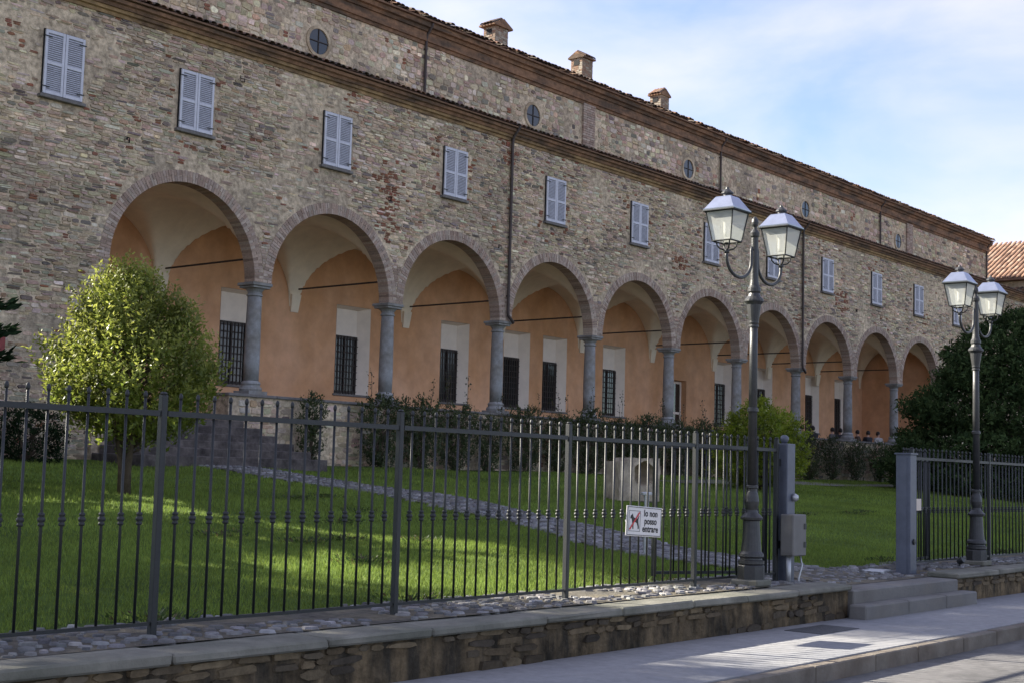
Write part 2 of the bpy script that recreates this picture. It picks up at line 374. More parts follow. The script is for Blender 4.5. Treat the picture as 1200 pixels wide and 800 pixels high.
# second path along the foot of the arcade wall, far end
g = MB(); vs = []; fs = []
for i in range(41):
    xv = 14 + i * 1.1
    for k in range(3):
        yv = -4.6 + .35 * math.sin(i * .2) + k * .7; vs.append((xv, yv, lawn_z(xv, yv) + .03))
for i in range(40):
    for k in range(2): fs.append((i * 3 + k, (i + 1) * 3 + k, (i + 1) * 3 + k + 1, i * 3 + k + 1))
g.add(vs, fs); struct(g.build('wall_path', 'step_stone', smooth=True))

# ------------------------------------------------------------------ arcade building
FY = -0.30               # face of the arcade wall
X0, X1 = -13.4, 65.0     # building ends
BAY = 5.0; NB = 10; AR = 2.22; ZS = 5.98
ZTOP = 11.95
arc = thing('arcade_building', 'long rubble stone abbey wing with ten round arches on columns and grey shutters', 'building')
def bay_c(k): return -2.5 + BAY * k
def open_z(x):
    """bottom of the wall at x: arch soffit inside an opening, capital top at piers, ground elsewhere"""
    if x < bay_c(0) - AR or x > bay_c(NB - 1) + AR: return 0.2
    k = round((x + 2.5) / BAY); d = abs(x - bay_c(k))
    return ZS + math.sqrt(max(AR * AR - d * d, 0)) if d < AR else ZS
g = MB()
xs = [X0, bay_c(0) - AR]
bot = [0.2, 0.2]
def strip_to(g, a, b, za, zb, y0, y1, zt):
    # one wall slice from x=a to b with bottoms za, zb
    g.add([(a, y0, za), (b, y0, zb), (b, y0, zt), (a, y0, zt), (a, y1, za), (b, y1, zb), (b, y1, zt), (a, y1, zt)],
          [(0, 1, 2, 3), (5, 4, 7, 6), (0, 4, 5, 1)])
strip_to(g, X0, bay_c(0) - AR, 0.2, 0.2, FY, .10, ZTOP)
g.add([(bay_c(0) - AR, FY, .2), (bay_c(0) - AR, .10, .2), (bay_c(0) - AR, .10, ZS), (bay_c(0) - AR, FY, ZS)], [(0, 1, 2, 3)])
for k in range(NB):
    c = bay_c(k); n = 28
    pts = [(c + AR * -math.cos(math.pi * i / n), ZS + AR * math.sin(math.pi * i / n)) for i in range(n + 1)]
    for i in range(n): strip_to(g, pts[i][0], pts[i + 1][0], pts[i][1], pts[i + 1][1], FY, .10, ZTOP)
    if k < NB - 1: strip_to(g, c + AR, c + BAY - AR, ZS, ZS, FY, .10, ZTOP)
e = bay_c(NB - 1) + AR
strip_to(g, e, X1, 0.2, 0.2, FY, .10, ZTOP)
g.add([(e, FY, .2), (e, .10, .2), (e, .10, ZS), (e, FY, ZS)], [(3, 2, 1, 0)])
g.add([(X0, FY, .2), (X0, 4.25, .2), (X0, 4.25, 13.6), (X0, FY, ZTOP)], [(0, 1, 2, 3)])
g.add([(X1, FY, .2), (X1, 4.25, .2), (X1, 4.25, 13.6), (X1, FY, ZTOP)], [(3, 2, 1, 0)])
g.build('wall', 'mortar', arc)

WX = [-6.24, -2.45, 2.41, 7.36, 12.40, 17.38, 22.37, 27.3, 32.23, 37.27, 42.13, 47.1, 52.1]
WZ0, WZ1, WHW = 9.50, 11.00, 0.51
def brick_zone(x, z):
    """brick repairs: jambs of the shutters and stray patches"""
    for w in WX:
        d = abs(x - w)
        if WHW < d < WHW + .28 + .18 * nz(z * 2.0, w) and WZ0 - .3 < z < WZ1 + .25: return 0.35
    v = nz(x * .55, z * .7, 2.0)
    return 0.55 if v > .55 else (0.012 if v < .38 else .10)
def stone_col(x, z, upper=False):
    zone = nz(x * .16, z * .3, 9.0) + .8 * nz(x * .45, z * .6, 3.3) + .5 * nz(x * 1.1, z * 1.3, 5.3)
    if random.random() < brick_zone(x, z) * (0.5 if upper else 1): 
        k = random.uniform(.75, 1.15); return (.235 * k, .105 * k, .065 * k), True
    p = random.random(); k = random.uniform(.68, 1.2) * (1 + .2 * zone)
    if random.random() < .035: k *= 1.45
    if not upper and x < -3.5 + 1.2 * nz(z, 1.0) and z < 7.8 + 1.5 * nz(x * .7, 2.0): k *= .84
    if p < .42: c = (.475, .38, .265)
    elif p < .66: c = (.43, .355, .262)
    elif p < .80: c = (.54, .465, .355)
    elif p < .90: c = (.215, .18, .15)
    else: c = (.40, .28, .20)
    return tuple(v * k for v in c), False
def stone_geo(x, z, w, h, y, d, n=8):
    lo = []; hi = []; tilt = random.uniform(-.05, .05)
    ch = random.uniform(.42, .93); cv = random.uniform(.35, .95)
    base = [(-1, -cv), (-ch, -1), (ch * random.uniform(.7, 1), -1), (1, -cv * random.uniform(.6, 1)), (1, cv * random.uniform(.5, 1)), (ch, 1), (-ch * random.uniform(.7, 1), 1), (-1, cv * random.uniform(.6, 1))]
    n = 8
    for px, pz in base:
        px *= w * .5 * random.uniform(.84, 1.05); pz = pz * h * .5 * random.uniform(.72, 1.12) + px * tilt
        lo.append((x + px, y + .015, z + pz)); k = random.uniform(.84, .95)
        hi.append((x + px * k, y - d * random.uniform(.7, 1.15), z + pz * k))
    return lo + hi, [(i, (i + 1) % n, n + (i + 1) % n, n + i) for i in range(n)] + [tuple(range(n, 2 * n))]
def rubble(x0, x1, z0, z1, y, reject, hr, wr, upper=False, flush=0.0):
    out = []; z = z0
    while z < z1:
        h = random.uniform(*hr) * (.72 if (not upper and random.random() < .35) else 1); x = x0 + random.uniform(-.3, 0)
        while x < x1:
            s_ = 1 + max(0, x - 12) / 75
            w = random.uniform(*wr) * s_; zz = z + h / 2 + .07 * nz(x * .8, z * .3) + .025 * nz(x * 3.1, z * 2.0)
            col, br = stone_col(x + w / 2, zz, upper)
            if random.random() < .06 and not br: w *= 1.35
            if br: w = random.uniform(.16, .26) * s_
            if not reject(x, x + w, zz - h / 2, zz + h / 2):
                fl = nz(x * .33, zz * .42, 4.0)
                if fl < .22 - flush or random.random() < .45:
                    d = random.uniform(.008, .034) * (1 if fl < .15 else .5)
                    if br and h > .1 or random.random() < .22:
                        parts = ((zz - h * .25, h * .48), (zz + h * .25, h * .48))
                    else: parts = ((zz, h * random.uniform(.86, .99)),)
                    for pz, ph in parts:
                        out.append((x + w / 2, pz, w * random.uniform(.9, .99), ph, y, d, tuple(v * random.uniform(.9, 1.1) for v in col)))
            x += w
        z += h
    return out
def rej_front(xa, xb, za, zb):
    if zb > ZTOP - .02 or xa < X0 or xb > X1: return True
    for w in WX:
        if xb > w - WHW - .05 and xa < w + WHW + .05 and zb > WZ0 - .14 and za < WZ1 + .04: return True
    xm = (xa + xb) / 2
    if xb < bay_c(0) - AR - .06 or xa > bay_c(NB - 1) + AR + .06: return False
    zl = min(za, zb)
    if zl < ZS: return True
    for xx in (xa, xm, xb):
        k = round((xx + 2.5) / BAY)
        if math.hypot(xx - bay_c(k), zl - ZS) < AR + .30 or (zl < ZS + .25): return True
    return False
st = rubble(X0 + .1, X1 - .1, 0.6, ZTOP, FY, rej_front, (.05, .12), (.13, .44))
def shown(s_):
    dx, dy, dz = s_[0] + 23.7, 28.1, s_[1] - 1.25; return s_[2] * s_[3] / (dx * dx + dy * dy + dz * dz) * (1 if s_[0] > -8.3 else 0.01)
st.sort(key=shown, reverse=True)
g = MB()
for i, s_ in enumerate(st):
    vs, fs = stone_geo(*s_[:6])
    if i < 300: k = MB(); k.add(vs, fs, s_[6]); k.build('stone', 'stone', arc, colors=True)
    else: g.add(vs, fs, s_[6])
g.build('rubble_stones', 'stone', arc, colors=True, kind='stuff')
# a few putlog holes: dark square recess pieces
for hx, hz in [(-4.4, 8.9), (4.6, 9.0), (9.6, 8.3), (14.2, 9.2), (24.9, 8.9), (35.2, 9.0), (39.7, 8.6), (-1.0, 11.2), (20.2, 9.1)]:
    k = MB(); o_ = .07
    k.add([(hx - o_, FY - .035, hz - o_), (hx + o_, FY - .035, hz - o_), (hx + o_, FY - .035, hz + o_), (hx - o_, FY - .035, hz + o_),
           (hx - o_ * .8, FY - .002, hz - o_ * .8), (hx + o_ * .8, FY - .002, hz - o_ * .8), (hx + o_ * .8, FY - .002, hz + o_ * .8), (hx - o_ * .8, FY - .002, hz + o_ * .8)],
          [(4, 5, 6, 7), (0, 1, 5, 4), (1, 2, 6, 5), (2, 3, 7, 6), (3, 0, 4, 7)])
    k.build('putlog_hole', 'dark_gap', arc)
# brick arch rings: real voussoirs, one joined ring per arch
def brick_col():
    k = random.uniform(.75, 1.18); c = random.choice([(.35, .265, .21), (.37, .29, .24), (.32, .235, .185), (.39, .32, .26)])
    return tuple(v * k for v in c)
for kbay in range(NB):
    g = MB(); c = bay_c(kbay); n = 92
    for i in range(n):
        a0 = math.pi * (i + .06) / n; a1 = math.pi * (i + .94) / n
        segs = ((AR - .012, AR + .275),) if i % 2 else ((AR - .012, AR + .13), (AR + .142, AR + .285))
        for r0, r1 in segs:
            yf = FY - random.uniform(.008, .022); P = []
            for yy in (yf, .09):
                for rr, aa in ((r0, a0), (r1, a0), (r1, a1), (r0, a1)): P.append((c - rr * math.cos(aa), yy, ZS + .005 + rr * math.sin(aa)))
            g.add(P, [(0, 1, 2, 3), (0, 4, 5, 1), (1, 5, 6, 2), (2, 6, 7, 3), (3, 7, 4, 0)], brick_col())
    g.build('brick_arch', 'brick', arc, colors=True, kind='stuff')
# brick infill of the spandrel feet between the rings
for kbay in range(NB - 1):
    g = MB(); xc = bay_c(kbay) + 2.5; z = ZS + .02
    while z < ZS + 1.15:
        hw = min(2.5 - math.sqrt(max((AR + .29) ** 2 - (z - ZS) ** 2, 0)), .5)
        if hw > .03:
            x = -hw
            while x < hw - .03:
                w = min(random.uniform(.14, .26), hw - x); g.cbox(xc + x + .006, xc + x + w - .006, FY - random.uniform(.006, .018), FY + .02, z, z + .058, .004, col=brick_col()); x += w
        z += .068
    if g.v: g.build('pier_bricks', 'brick', arc, colors=True, kind='stuff')
# quoin strip at the first arch's left jamb down to the ground
g = MB(); z = 2.5
while z < ZS: 
    w = random.choice((.18, .3)); g.cbox(bay_c(0) - AR - w, bay_c(0) - AR - .002, FY - .015, FY + .25, z, z + .058, .004, col=brick_col()); z += .068
g.build('jamb_bricks', 'brick', arc, colors=True, kind='stuff')

# cornice and roof of the arcade wing
g = MB(); g.prism([(FY, 11.80), (FY - .05, 11.80), (FY - .06, 11.88), (FY - .12, 11.90), (FY - .13, 11.98), (FY, 11.98)], 0, X0, X1); g.build('cornice_moulding', 'cornice_gold', arc)
g = MB(); g.prism([(FY, 11.982), (FY - .17, 11.982), (FY - .20, 12.06), (FY - .27, 12.085), (FY - .28, 12.17), (FY, 12.17)], 0, X0, X1); g.build('cornice', 'cornice', arc)
g = MB(); g.prism([(FY - .36, 12.19), (FY - .36, 12.235), (4.3, 13.75), (4.3, 13.65), (FY, 12.19)], 0, X0, X1); g.build('roof', 'plain_roof', arc)
def tile_col():
    k = random.uniform(.7, 1.25); c = random.choice([(.19, .105, .07), (.15, .10, .075), (.24, .15, .10), (.11, .085, .07), (.17, .14, .11)]); return tuple(v * k for v in c)
def tile(mb, x, y, z, sl, w=.105, ln=.48, up=True, col=None, ax=(1, 0)):
    """one half-round roof tile lying up a slope; ax = slope direction in plan is +Y (1,0) or +X (0,1)"""
    n = 5; vs = []
    for t_ in (0, 1):
        yy = ln * t_; zz = yy * sl; rr = w * (1 - .12 * t_)
        for o_ in (0, .018):
            for i in range(n + 1):
                a = math.pi * i / n; px = (rr - o_) * math.cos(a); pz = (rr - o_) * math.sin(a) * .62
                vs.append((x + px, y + yy, z + zz + pz) if ax == (1, 0) else (x + yy, y + px, z + zz + pz))
    m_ = n + 1; fs = []
    for i in range(n): fs.append((i, i + 1, 2 * m_ + i + 1, 2 * m_ + i)); fs.append((i, m_ + i, m_ + i + 1, i + 1))
    mb.add(vs, fs, col or tile_col())
g = MB(); x = X0 + .1
while x < X1 - .1:
    for row in range(3):
        tile(g, x + random.uniform(-.012, .012), FY - .45 + row * .40 + random.uniform(-.03, .02), 12.235 + row * .40 * .325 + random.uniform(0, .02), .325)
    x += .215
g.build('eave_tiles', 'tile', arc, colors=True, kind='stuff')

# downpipes
def pipe(x, y, z0, z1, par, shoe=True, yo=.0):
    k = MB(); k.tube([(x, y - .36, z1 + .30), (x, y - .34, z1 + .20), (x, y - .10, z1 - .08), (x, y - .075, z1 - .25), (x, y - .075, z0 + .1)] + ([(x + .02, y - .075, z0), (x + .25, y - .10, z0 - .22)] if shoe else [(x, y - .075, z0)]), .05, 8)
    o_ = k.build('downpipe', 'pipe', par, smooth=True)
    zz = z0 + .6
    while zz < z1 - .3:
        b_ = MB(); b_.lathe([(.062, zz), (.062, zz + .05)], 10, (x, y - .075)); b_.box(x - .015, x + .015, y - .03, y + .02, zz, zz + .05); b_.build('bracket', 'pipe', o_); zz += 1.9
pipe(10.02, FY - .02, 6.15, 12.0, arc); pipe(29.85, FY - .02, 6.0, 12.0, arc)

# shuttered windows: reveal, stone sill, two leaves with frames, louvres, hinges
def shutter_window():
    w = MB(); w.box(-.53, .53, -.045, -.005, 0.0, 1.52); root = link('shuttered_window', w.mesh('shuttered_window', 'dark_gap'), arc)
    k = MB(); k.cbox(-.60, .60, -.13, .02, -.09, -.012, .012, .004); k.build('sill', 'sill', root)
    for s_ in (-1, 1):
        k = MB(); xa, xb = (-.515, -.006) if s_ < 0 else (.006, .515)
        for a, b_ in ((xa, xa + .065), (xb - .065, xb)): k.cbox(a, b_, -.095, -.05, .01, 1.50, .006)
        for za, zb in ((.01, .09), (.70, .775), (1.42, 1.50)): k.cbox(xa + .066, xb - .066, -.094, -.051, za, zb, .006)
        k.build('shutter', 'shutter', root)
        k = MB()
        for za, zb in ((.095, .695), (.78, 1.415)):
            n = 13; st_ = (zb - za) / n
            for i in range(n):
                z = za + st_ * i
                k.add([(xa + .06, -.088, z), (xb - .06, -.088, z), (xb - .06, -.056, z + st_ * .98), (xa + .06, -.056, z + st_ * .98),
                       (xa + .06, -.080, z - .004), (xb - .06, -.080, z - .004), (xb - .06, -.050, z + st_ * .9), (xa + .06, -.050, z + st_ * .9)],
                      [(0, 1, 2, 3), (7, 6, 5, 4), (0, 4, 5, 1), (3, 2, 6, 7)])
        k.build('louvres', 'shutter_slat', root, kind='stuff')
        k = MB(); o_ = xa if s_ < 0 else xb
        for z in (.16, 1.33):
            k.box(o_ - .03 if s_ < 0 else o_ - .16, o_ + .16 if s_ < 0 else o_ + .03, -.104, -.0955, z, z + .028)
        k.build('hinge', 'dark_iron', root)
    return root
sw0 = shutter_window()
for i, w in enumerate(WX):
    o_ = sw0 if i == 0 else copy_tree(sw0, arc); o_.location = (w, FY, WZ0)

# columns
def column():
    k = MB(); prof = [(.20, .36), (.207, .9), (.207, 1.2), (.197, 2.0), (.182, 2.62)]; k.lathe(prof, 20); root = link('column', k.mesh('column', 'column_stone', True), arc)
    k = MB(); k.box(-.31, .31, -.31, .31, 0, .10); k.lathe([(.29, .101), (.305, .15), (.285, .20), (.245, .22), (.24, .26), (.26, .29), (.245, .33), (.206, .37)], 20); k.build('base', 'column_stone', root)
    k = MB(); k.lathe([(.184, 2.58), (.215, 2.595), (.215, 2.63), (.186, 2.645), (.19, 2.70), (.235, 2.76), (.27, 2.79)], 20); k.cbox(-.29, .29, -.29, .29, 2.792, 2.85, .01); k.cbox(-.33, .33, -.33, .33, 2.853, 2.935, .012); k.build('capital', 'column_stone', root)
    return root
c0 = column()
for i in range(NB - 1):
    o_ = c0 if i == 0 else copy_tree(c0, arc); o_.location = (i * BAY, 0, 3.042)
# parapet wall carrying the columns
PY = -0.42
g = MB(); g.box(-1.05, X1, PY, .40, 0.6, 2.965); g.box(-5.0, -4.02, PY, .40, .6, 2.965); g.build('parapet', 'mortar', arc)
x = -1.10
while x < 47:
    w = random.uniform(1.2, 1.7); k = MB(); k.cbox(x + .004, x + w - .004, PY - .06, .44, 2.967, 3.042, .012, .002); k.build('parapet_coping', 'sill', arc); x += w
k = MB(); k.box(47.2, X1, PY - .06, .44, 2.967, 3.04); k.build('parapet_coping', 'sill', arc)
k = MB(); k.cbox(-5.0, -4.0, PY - .06, .44, 2.967, 3.04, .012); k.build('parapet_coping', 'sill', arc)
pst = rubble(-1.0, 46, .95, 2.95, PY, lambda a, b, c, d: d > 2.955 or a < -1.05, (.10, .2), (.18, .5))
g = MB()
for s_ in pst:
    vs, fs = stone_geo(*s_[:6]); g.add(vs, fs, s_[6])
g.build('parapet_stones', 'stone', arc, colors=True, kind='stuff')
# arcade floor, rear wall with niches, vaults
FLZ = 2.32; BY = 4.1
g = MB(); g.box(-5.0, 46, .42, BY - .01, FLZ - .3, FLZ); g.box(-4.0, -1.07, -.42, .418, FLZ - .3, FLZ); g.build('arcade_floor', 'floor_tile', arc)
NI = [(2.15, 3.72), (6.82, 8.36), (11.8, 13.3), (15.24, 16.78), (17.57, 19.08), (21.48, 23.05), (30.1, 31.7), (33.9, 35.4), (38.75, 40.25), (41.95, 43.4)]
DOOR = (26.55, 27.75)
holes = sorted([(a, b, 3.555, 6.41) for a, b in NI] + [(DOOR[0], DOOR[1], FLZ, 5.35)])
g = MB(); px = -5.0; ZB = 9.0
for a, b, za, zb in holes:
    g.box(px, a, BY, BY + .9, FLZ - .2, ZB)
    g.box(a, b, BY, BY + .9, zb, ZB)
    if za > FLZ: g.box(a, b, BY, BY + .9, FLZ - .2, za)
    px = b
g.box(px, 45.2, BY, BY + .9, FLZ - .2, ZB)
g.box(-5.3, -5.01, .105, BY + .9, FLZ - .2, ZB); g.box(45.21, 45.5, .105, BY + .9, FLZ - .2, ZB)
g.build('rear_wall', 'orange_plaster', arc)
for a, b in NI:
    k = MB(); e_ = .006; y1 = BY + .30; za, zb = 3.555 + e_, 6.41 - e_; a_, b_ = a + .10, b - .34; fa, fb = a + e_, b - e_
    k.add([(fa, BY - .004, za), (fb, BY - .004, za), (fb, BY - .004, zb), (fa, BY - .004, zb), (a_, y1, za), (b_, y1, za), (b_, y1, zb - .08), (a_, y1, zb - .08)],
          [(4, 5, 6, 7), (0, 1, 5, 4), (1, 2, 6, 5), (2, 3, 7, 6), (3, 0, 4, 7)])
    ni = k.build('niche', 'pale_plaster', arc)
    k = MB(); k.cbox(a - .05, b + .05, BY - .05, BY + .10, 3.50, 3.572, .008); k.build('niche_sill', 'sill', ni)
    zt = 5.46; k = MB(); k.add([(a_ + .02, y1 - .02, 3.62), (b_ - .02, y1 - .02, 3.62), (b_ - .02, y1 - .02, zt), (a_ + .02, y1 - .02, zt)], [(0, 1, 2, 3)]); k.build('window_pane', 'window_glass', ni)
    k = MB(); fr = .06
    for q in ((a_ + .01, a_ + fr, 3.6, zt), (b_ - fr, b_ - .01, 3.6, zt), (a_ + fr, b_ - fr, zt - fr, zt), (a_ + fr, b_ - fr, 3.6, 3.6 + fr), ((a_ + b_) / 2 - .03, (a_ + b_) / 2 + .03, 3.6 + fr, zt - fr)):
        k.box(q[0], q[1], y1 - .06, y1 - .005, q[2], q[3])
    k.build('window_frame', 'pipe', ni)
    k = MB(); n = 8
    for i in range(n): xx = a_ + .08 + (b_ - a_ - .16) * i / (n - 1); k.box(xx - .012, xx + .012, y1 - .13, y1 - .106, 3.566, zt - .02)
    for i in range(9): zz = 3.68 + (zt - 3.78) * i / 8; k.box(a_ + .004, b_ - .004, y1 - .104, y1 - .08, zz - .012, zz + .012)
    k.build('window_grille', 'rod', ni)
k = MB(); a, b = DOOR; k.box(a + .01, a + .1, BY + .25, BY + .32, FLZ, 5.33); k.box(b - .1, b - .01, BY + .25, BY + .32, FLZ, 5.33); k.box(a + .1, b - .1, BY + .25, BY + .32, 5.22, 5.33); k.box(a + .1, b - .1, BY + .25, BY + .32, 3.9, 4.0); k.box(a + .1, b - .1, BY + .25, BY + .32, FLZ, FLZ + .35)
dr = k.build('door', 'pale_plaster', arc); k = MB(); k.box(a + .1, b - .1, BY + .28, BY + .30, FLZ + .35, 5.22); k.build('door_glass', 'window_glass', dr)
# groin vaults, one mesh per bay
for kbay in range(NB):
    c = bay_c(kbay); n, m_ = 56, 30; vs = []; fs = []; RX = 2.30; y0, y1 = .085, BY - .004; yc, yb = (y0 + y1) / 2, (y1 - y0) / 2; zsp = 6.12
    for j in range(m_ + 1):
        tj = -math.cos(math.pi * j / m_); yv = yc + yb * tj
        for i in range(n + 1):
            ti = i / n * 2 - 1; xv = c + 2.5 * (math.sin(ti * math.pi / 2)); dx = abs(xv - c)
            za = math.sqrt(max(RX * RX - dx * dx, 0)) * .93; zb = 2.15 * math.sqrt(max(1 - tj * tj, 0))
            vs.append((xv, yv, zsp + max(za, zb) + (.02 if dx < RX else 0)))
    for j in range(m_):
        for i in range(n): q = j * (n + 1) + i; fs.append((q, q + 1, q + n + 2, q + n + 1))
    k = MB(); k.add(vs, fs); k.build('vault', 'vault_plaster', arc, smooth=True)
for i in range(NB - 1):
    x = i * BAY; k = MB()
    k.add([(x - .20, BY - .005, 6.5), (x + .20, BY - .005, 6.5), (x + .15, BY - .005, 5.95), (x - .15, BY - .005, 5.95), (x - .19, BY - .12, 6.5), (x + .19, BY - .12, 6.5), (x + .14, BY - .05, 5.95), (x - .14, BY - .05, 5.95)],
          [(3, 2, 6, 7), (4, 5, 6, 7), (0, 4, 7, 3), (5, 1, 2, 6), (0, 1, 5, 4)])
    k.build('vault_corbel', 'vault_plaster', arc)
    k = MB(); k.tube([(x, -.05, 6.66), (x, BY - .2, 6.66)], .028, 6); k.build('tie_rod', 'rod', arc)
k = MB(); k.box(-5, 45.2, .11, BY + .95, 8.9, 9.05); k.build('arcade_upper_floor', 'mortar', arc)
k = MB(); k.box(28, 45, .44, .78, FLZ, 2.80); k.build('bench', 'step_stone', arc)
# stair in front of the first arch: real treads, each one a part
ns = 6
for i in range(ns):
    z1 = 1.22 + (FLZ - 1.22) * (i + 1) / ns; o_ = (ns - 1 - i) * .33
    xa, xb = -3.98 - o_ * .62 - .02, -1.08 + o_ * .85 + .3
    ya = -.75 - o_; k = MB(); yb = PY - .064
    k.cbox(xa, xb, ya, yb, 0.7 if i == 0 else z1 - .28, z1, .018, .008)
    k.build('stair_step', 'stair_stone', arc)

# ------------------------------------------------------------------ tall rear building
UY = 4.32; UX0, UX1 = -13.4, 64.0
up = thing('rear_building', 'taller rubble stone range with small round windows rising behind the arcade wing', 'building')
g = MB(); g.box(UX0, UX1, UY, 16, 9.06, 16.3); g.box(UX0, UX1, 5.02, 16, .5, 9.05); g.build('wall', 'mortar', up)
OC = [5.75, 16.85, 27.95, 39.0, 50.2]
PIL = [20.4, 51.7]
def rej_up(xa, xb, za, zb):
    if zb > 16.0: return True
    for c in OC:
        if xb > c - .50 and xa < c + .50 and zb > 14.3 and za < 15.3: return True
    for c in PIL:
        if xb > c - .45 and xa < c + .45: return True
    return False
ust = rubble(UX0 + .1, UX1 - .1, 12.7, 16.0, UY, rej_up, (.11, .24), (.16, .42), upper=True)
g = MB()
for s_ in ust:
    vs, fs = stone_geo(*s_[:6]); g.add(vs, fs, tuple(v * 1.08 for v in s_[6]))
g.build('rubble_stones', 'stone', up, colors=True, kind='stuff')
for c in PIL:
    g = MB(); z = 12.7; 
    while z < 15.95:
        x = -.4
        while x < .38: w = min(random.uniform(.16, .28), .4 - x); g.cbox(c + x + .005, c + x + w - .005, UY - .09, UY + .02, z, z + .085, .006, col=brick_col()); x += w
        z += .095
    g.build('brick_pilaster', 'brick', up, colors=True, kind='stuff')
g = MB(); g.prism([(UY, 15.98), (UY - .06, 15.98), (UY - .08, 16.08), (UY - .14, 16.10), (UY - .14, 16.42), (UY, 16.42)], 0, UX0, UX1); g.build('cornice_moulding', 'cornice', up)
g = MB(); g.prism([(UY, 16.422), (UY - .20, 16.422), (UY - .24, 16.52), (UY - .34, 16.55), (UY - .36, 16.70), (UY, 16.70)], 0, UX0, UX1); g.build('cornice', 'cornice', up)
g = MB(); g.prism([(UY - .46, 16.71), (UY - .46, 16.77), (10.2, 18.75), (16.4, 16.77), (16.4, 16.71)], 0, UX0, UX1); g.build('roof', 'plain_roof', up)
g = MB(); x = UX0 + .1
while x < UX1 - .1:
    for row in range(4): tile(g, x + random.uniform(-.02, .02), UY - .56 + row * .40 + random.uniform(-.05, .03), 16.775 + row * .40 * .31 + random.uniform(0, .05), .31, w=.115)
    x += .23
g.build('eave_tiles', 'tile', up, colors=True, kind='stuff')
for c in OC:
    k = MB(); n = 28; vs = []; fs = []; zc = 14.80
    for i in range(n):
        a = 2 * math.pi * i / n
        for rr, yy in ((.52, UY - .004), (.52, UY - .045), (.42, UY - .05), (.40, UY + .10)): vs.append((c + rr * math.cos(a), yy, zc + rr * math.sin(a)))
    for i in range(n):
        for q in range(3): fs.append((i * 4 + q, i * 4 + q + 1, ((i + 1) % n) * 4 + q + 1, ((i + 1) % n) * 4 + q))
    k.add(vs, fs); o_ = k.build('round_window', 'far_wall', up)
    k = MB(); k.add([(c + .41 * math.cos(2 * math.pi * i / n), UY - .012, zc + .41 * math.sin(2 * math.pi * i / n)) for i in range(n)], [tuple(range(n))]); k.build('pane', 'window_glass', o_)
    k = MB(); k.box(c - .012, c + .012, UY - .04, UY - .02, zc - .405, zc + .405); k.box(c - .405, c + .405, UY - .045, UY - .022, zc - .012, zc + .012); k.build('glazing_bar', 'rod', o_)
for xx in (10.7, 30.6, 47.7, 63.6): pipe(xx, UY - .02, 13.3, 16.4, up, shoe=False)
# chimneys
def chimney(x, y, z0, w, d, h, gable_axis, over):
    k = MB();
    k.box(x - w, x + w, y - d, y + d, z0, z0 + h); rt = k.build('chimney', 'mortar', up)
    sm = MB(); z = z0 + .05
    while z < z0 + h - .05:
        for (fx0, fx1, fy, axis) in ((x - w, x + w, y - d, 0), (y - d, y + d, x - w, 1)):
            p = fx0
            while p < fx1 - .03:
                ww = min(random.uniform(.13, .27), fx1 - p); q0, q1 = p + .006, p + ww - .006
                dd = random.uniform(.005, .02); bc = random.choice([(.30, .24, .18), (.26, .17, .12), (.34, .30, .24), (.22, .17, .13)])
                if axis == 0: sm.cbox(q0, q1, fy - dd, fy + .02, z, z + .07, .004, col=bc)
                else: sm.cbox(fy - dd, fy + .02, q0, q1, z, z + .07, .004, col=bc)
                p += ww
        z += .08
    sm.build('chimney_bricks', 'brick', rt, colors=True, kind='stuff')
    # smoke opening on the left face
    o2 = MB(); o2.box(x - w - .026, x - w - .004, y - d * .45, y + d * .45, z0 + h - .30, z0 + h - .10); o2.build('smoke_opening', 'dark_gap', rt)
    c = MB(); zt = z0 + h
    if gable_axis == 0: c.prism([(y - d - over, zt), (y + d + over, zt), (y + d + over, zt + .06), (y, zt + .30), (y - d - over, zt + .06)], 0, x - w - over * .6, x + w + over * .6)
    else: c.prism([(x - w - over, zt), (x + w + over, zt), (x + w + over, zt + .06), (x, zt + .34), (x - w - over, zt + .06)], 1, y - d - over * .6, y + d + over * .6)
    c.build('chimney_cap', 'cornice', rt)
    tl = MB(); n = 4
    for s_ in (-1, 1):
        for i in range(n):
            if gable_axis == 0:
                xx = x - w + (i + .5) * 2 * w / n
                vs = []; 
                for yy, zz in ((y + s_ * (d + over + .04), zt + .05), (y, zt + .31)):
                    for a in range(5): vs.append((xx + .1 * math.cos(math.pi * a / 4), yy, zz + .08 * math.sin(math.pi * a / 4)))
                tl.add(vs, [(a, a + 1, a + 6, a + 5) for a in range(4)], tile_col())
            else:
                yy = y - d + (i + .5) * 2 * d / n; vs = []
                for xx, zz in ((x + s_ * (w + over + .04), zt + .05), (x, zt + .35)):
                    for a in range(5): vs.append((xx, yy + .1 * math.cos(math.pi * a / 4), zz + .08 * math.sin(math.pi * a / 4)))
                tl.add(vs, [(a, a + 1, a + 6, a + 5) for a in range(4)], tile_col())
    tl.build('chimney_tiles', 'tile', rt, colors=True, kind='stuff')
chimney(16.5, 6.0, 17.0, .38, .30, 1.42, 1, .18)
chimney(22.15, 6.0, 17.0, .36, .30, 1.58, 0, .12)
chimney(28.1, 6.0, 17.0, .33, .30, 1.36, 1, .10)

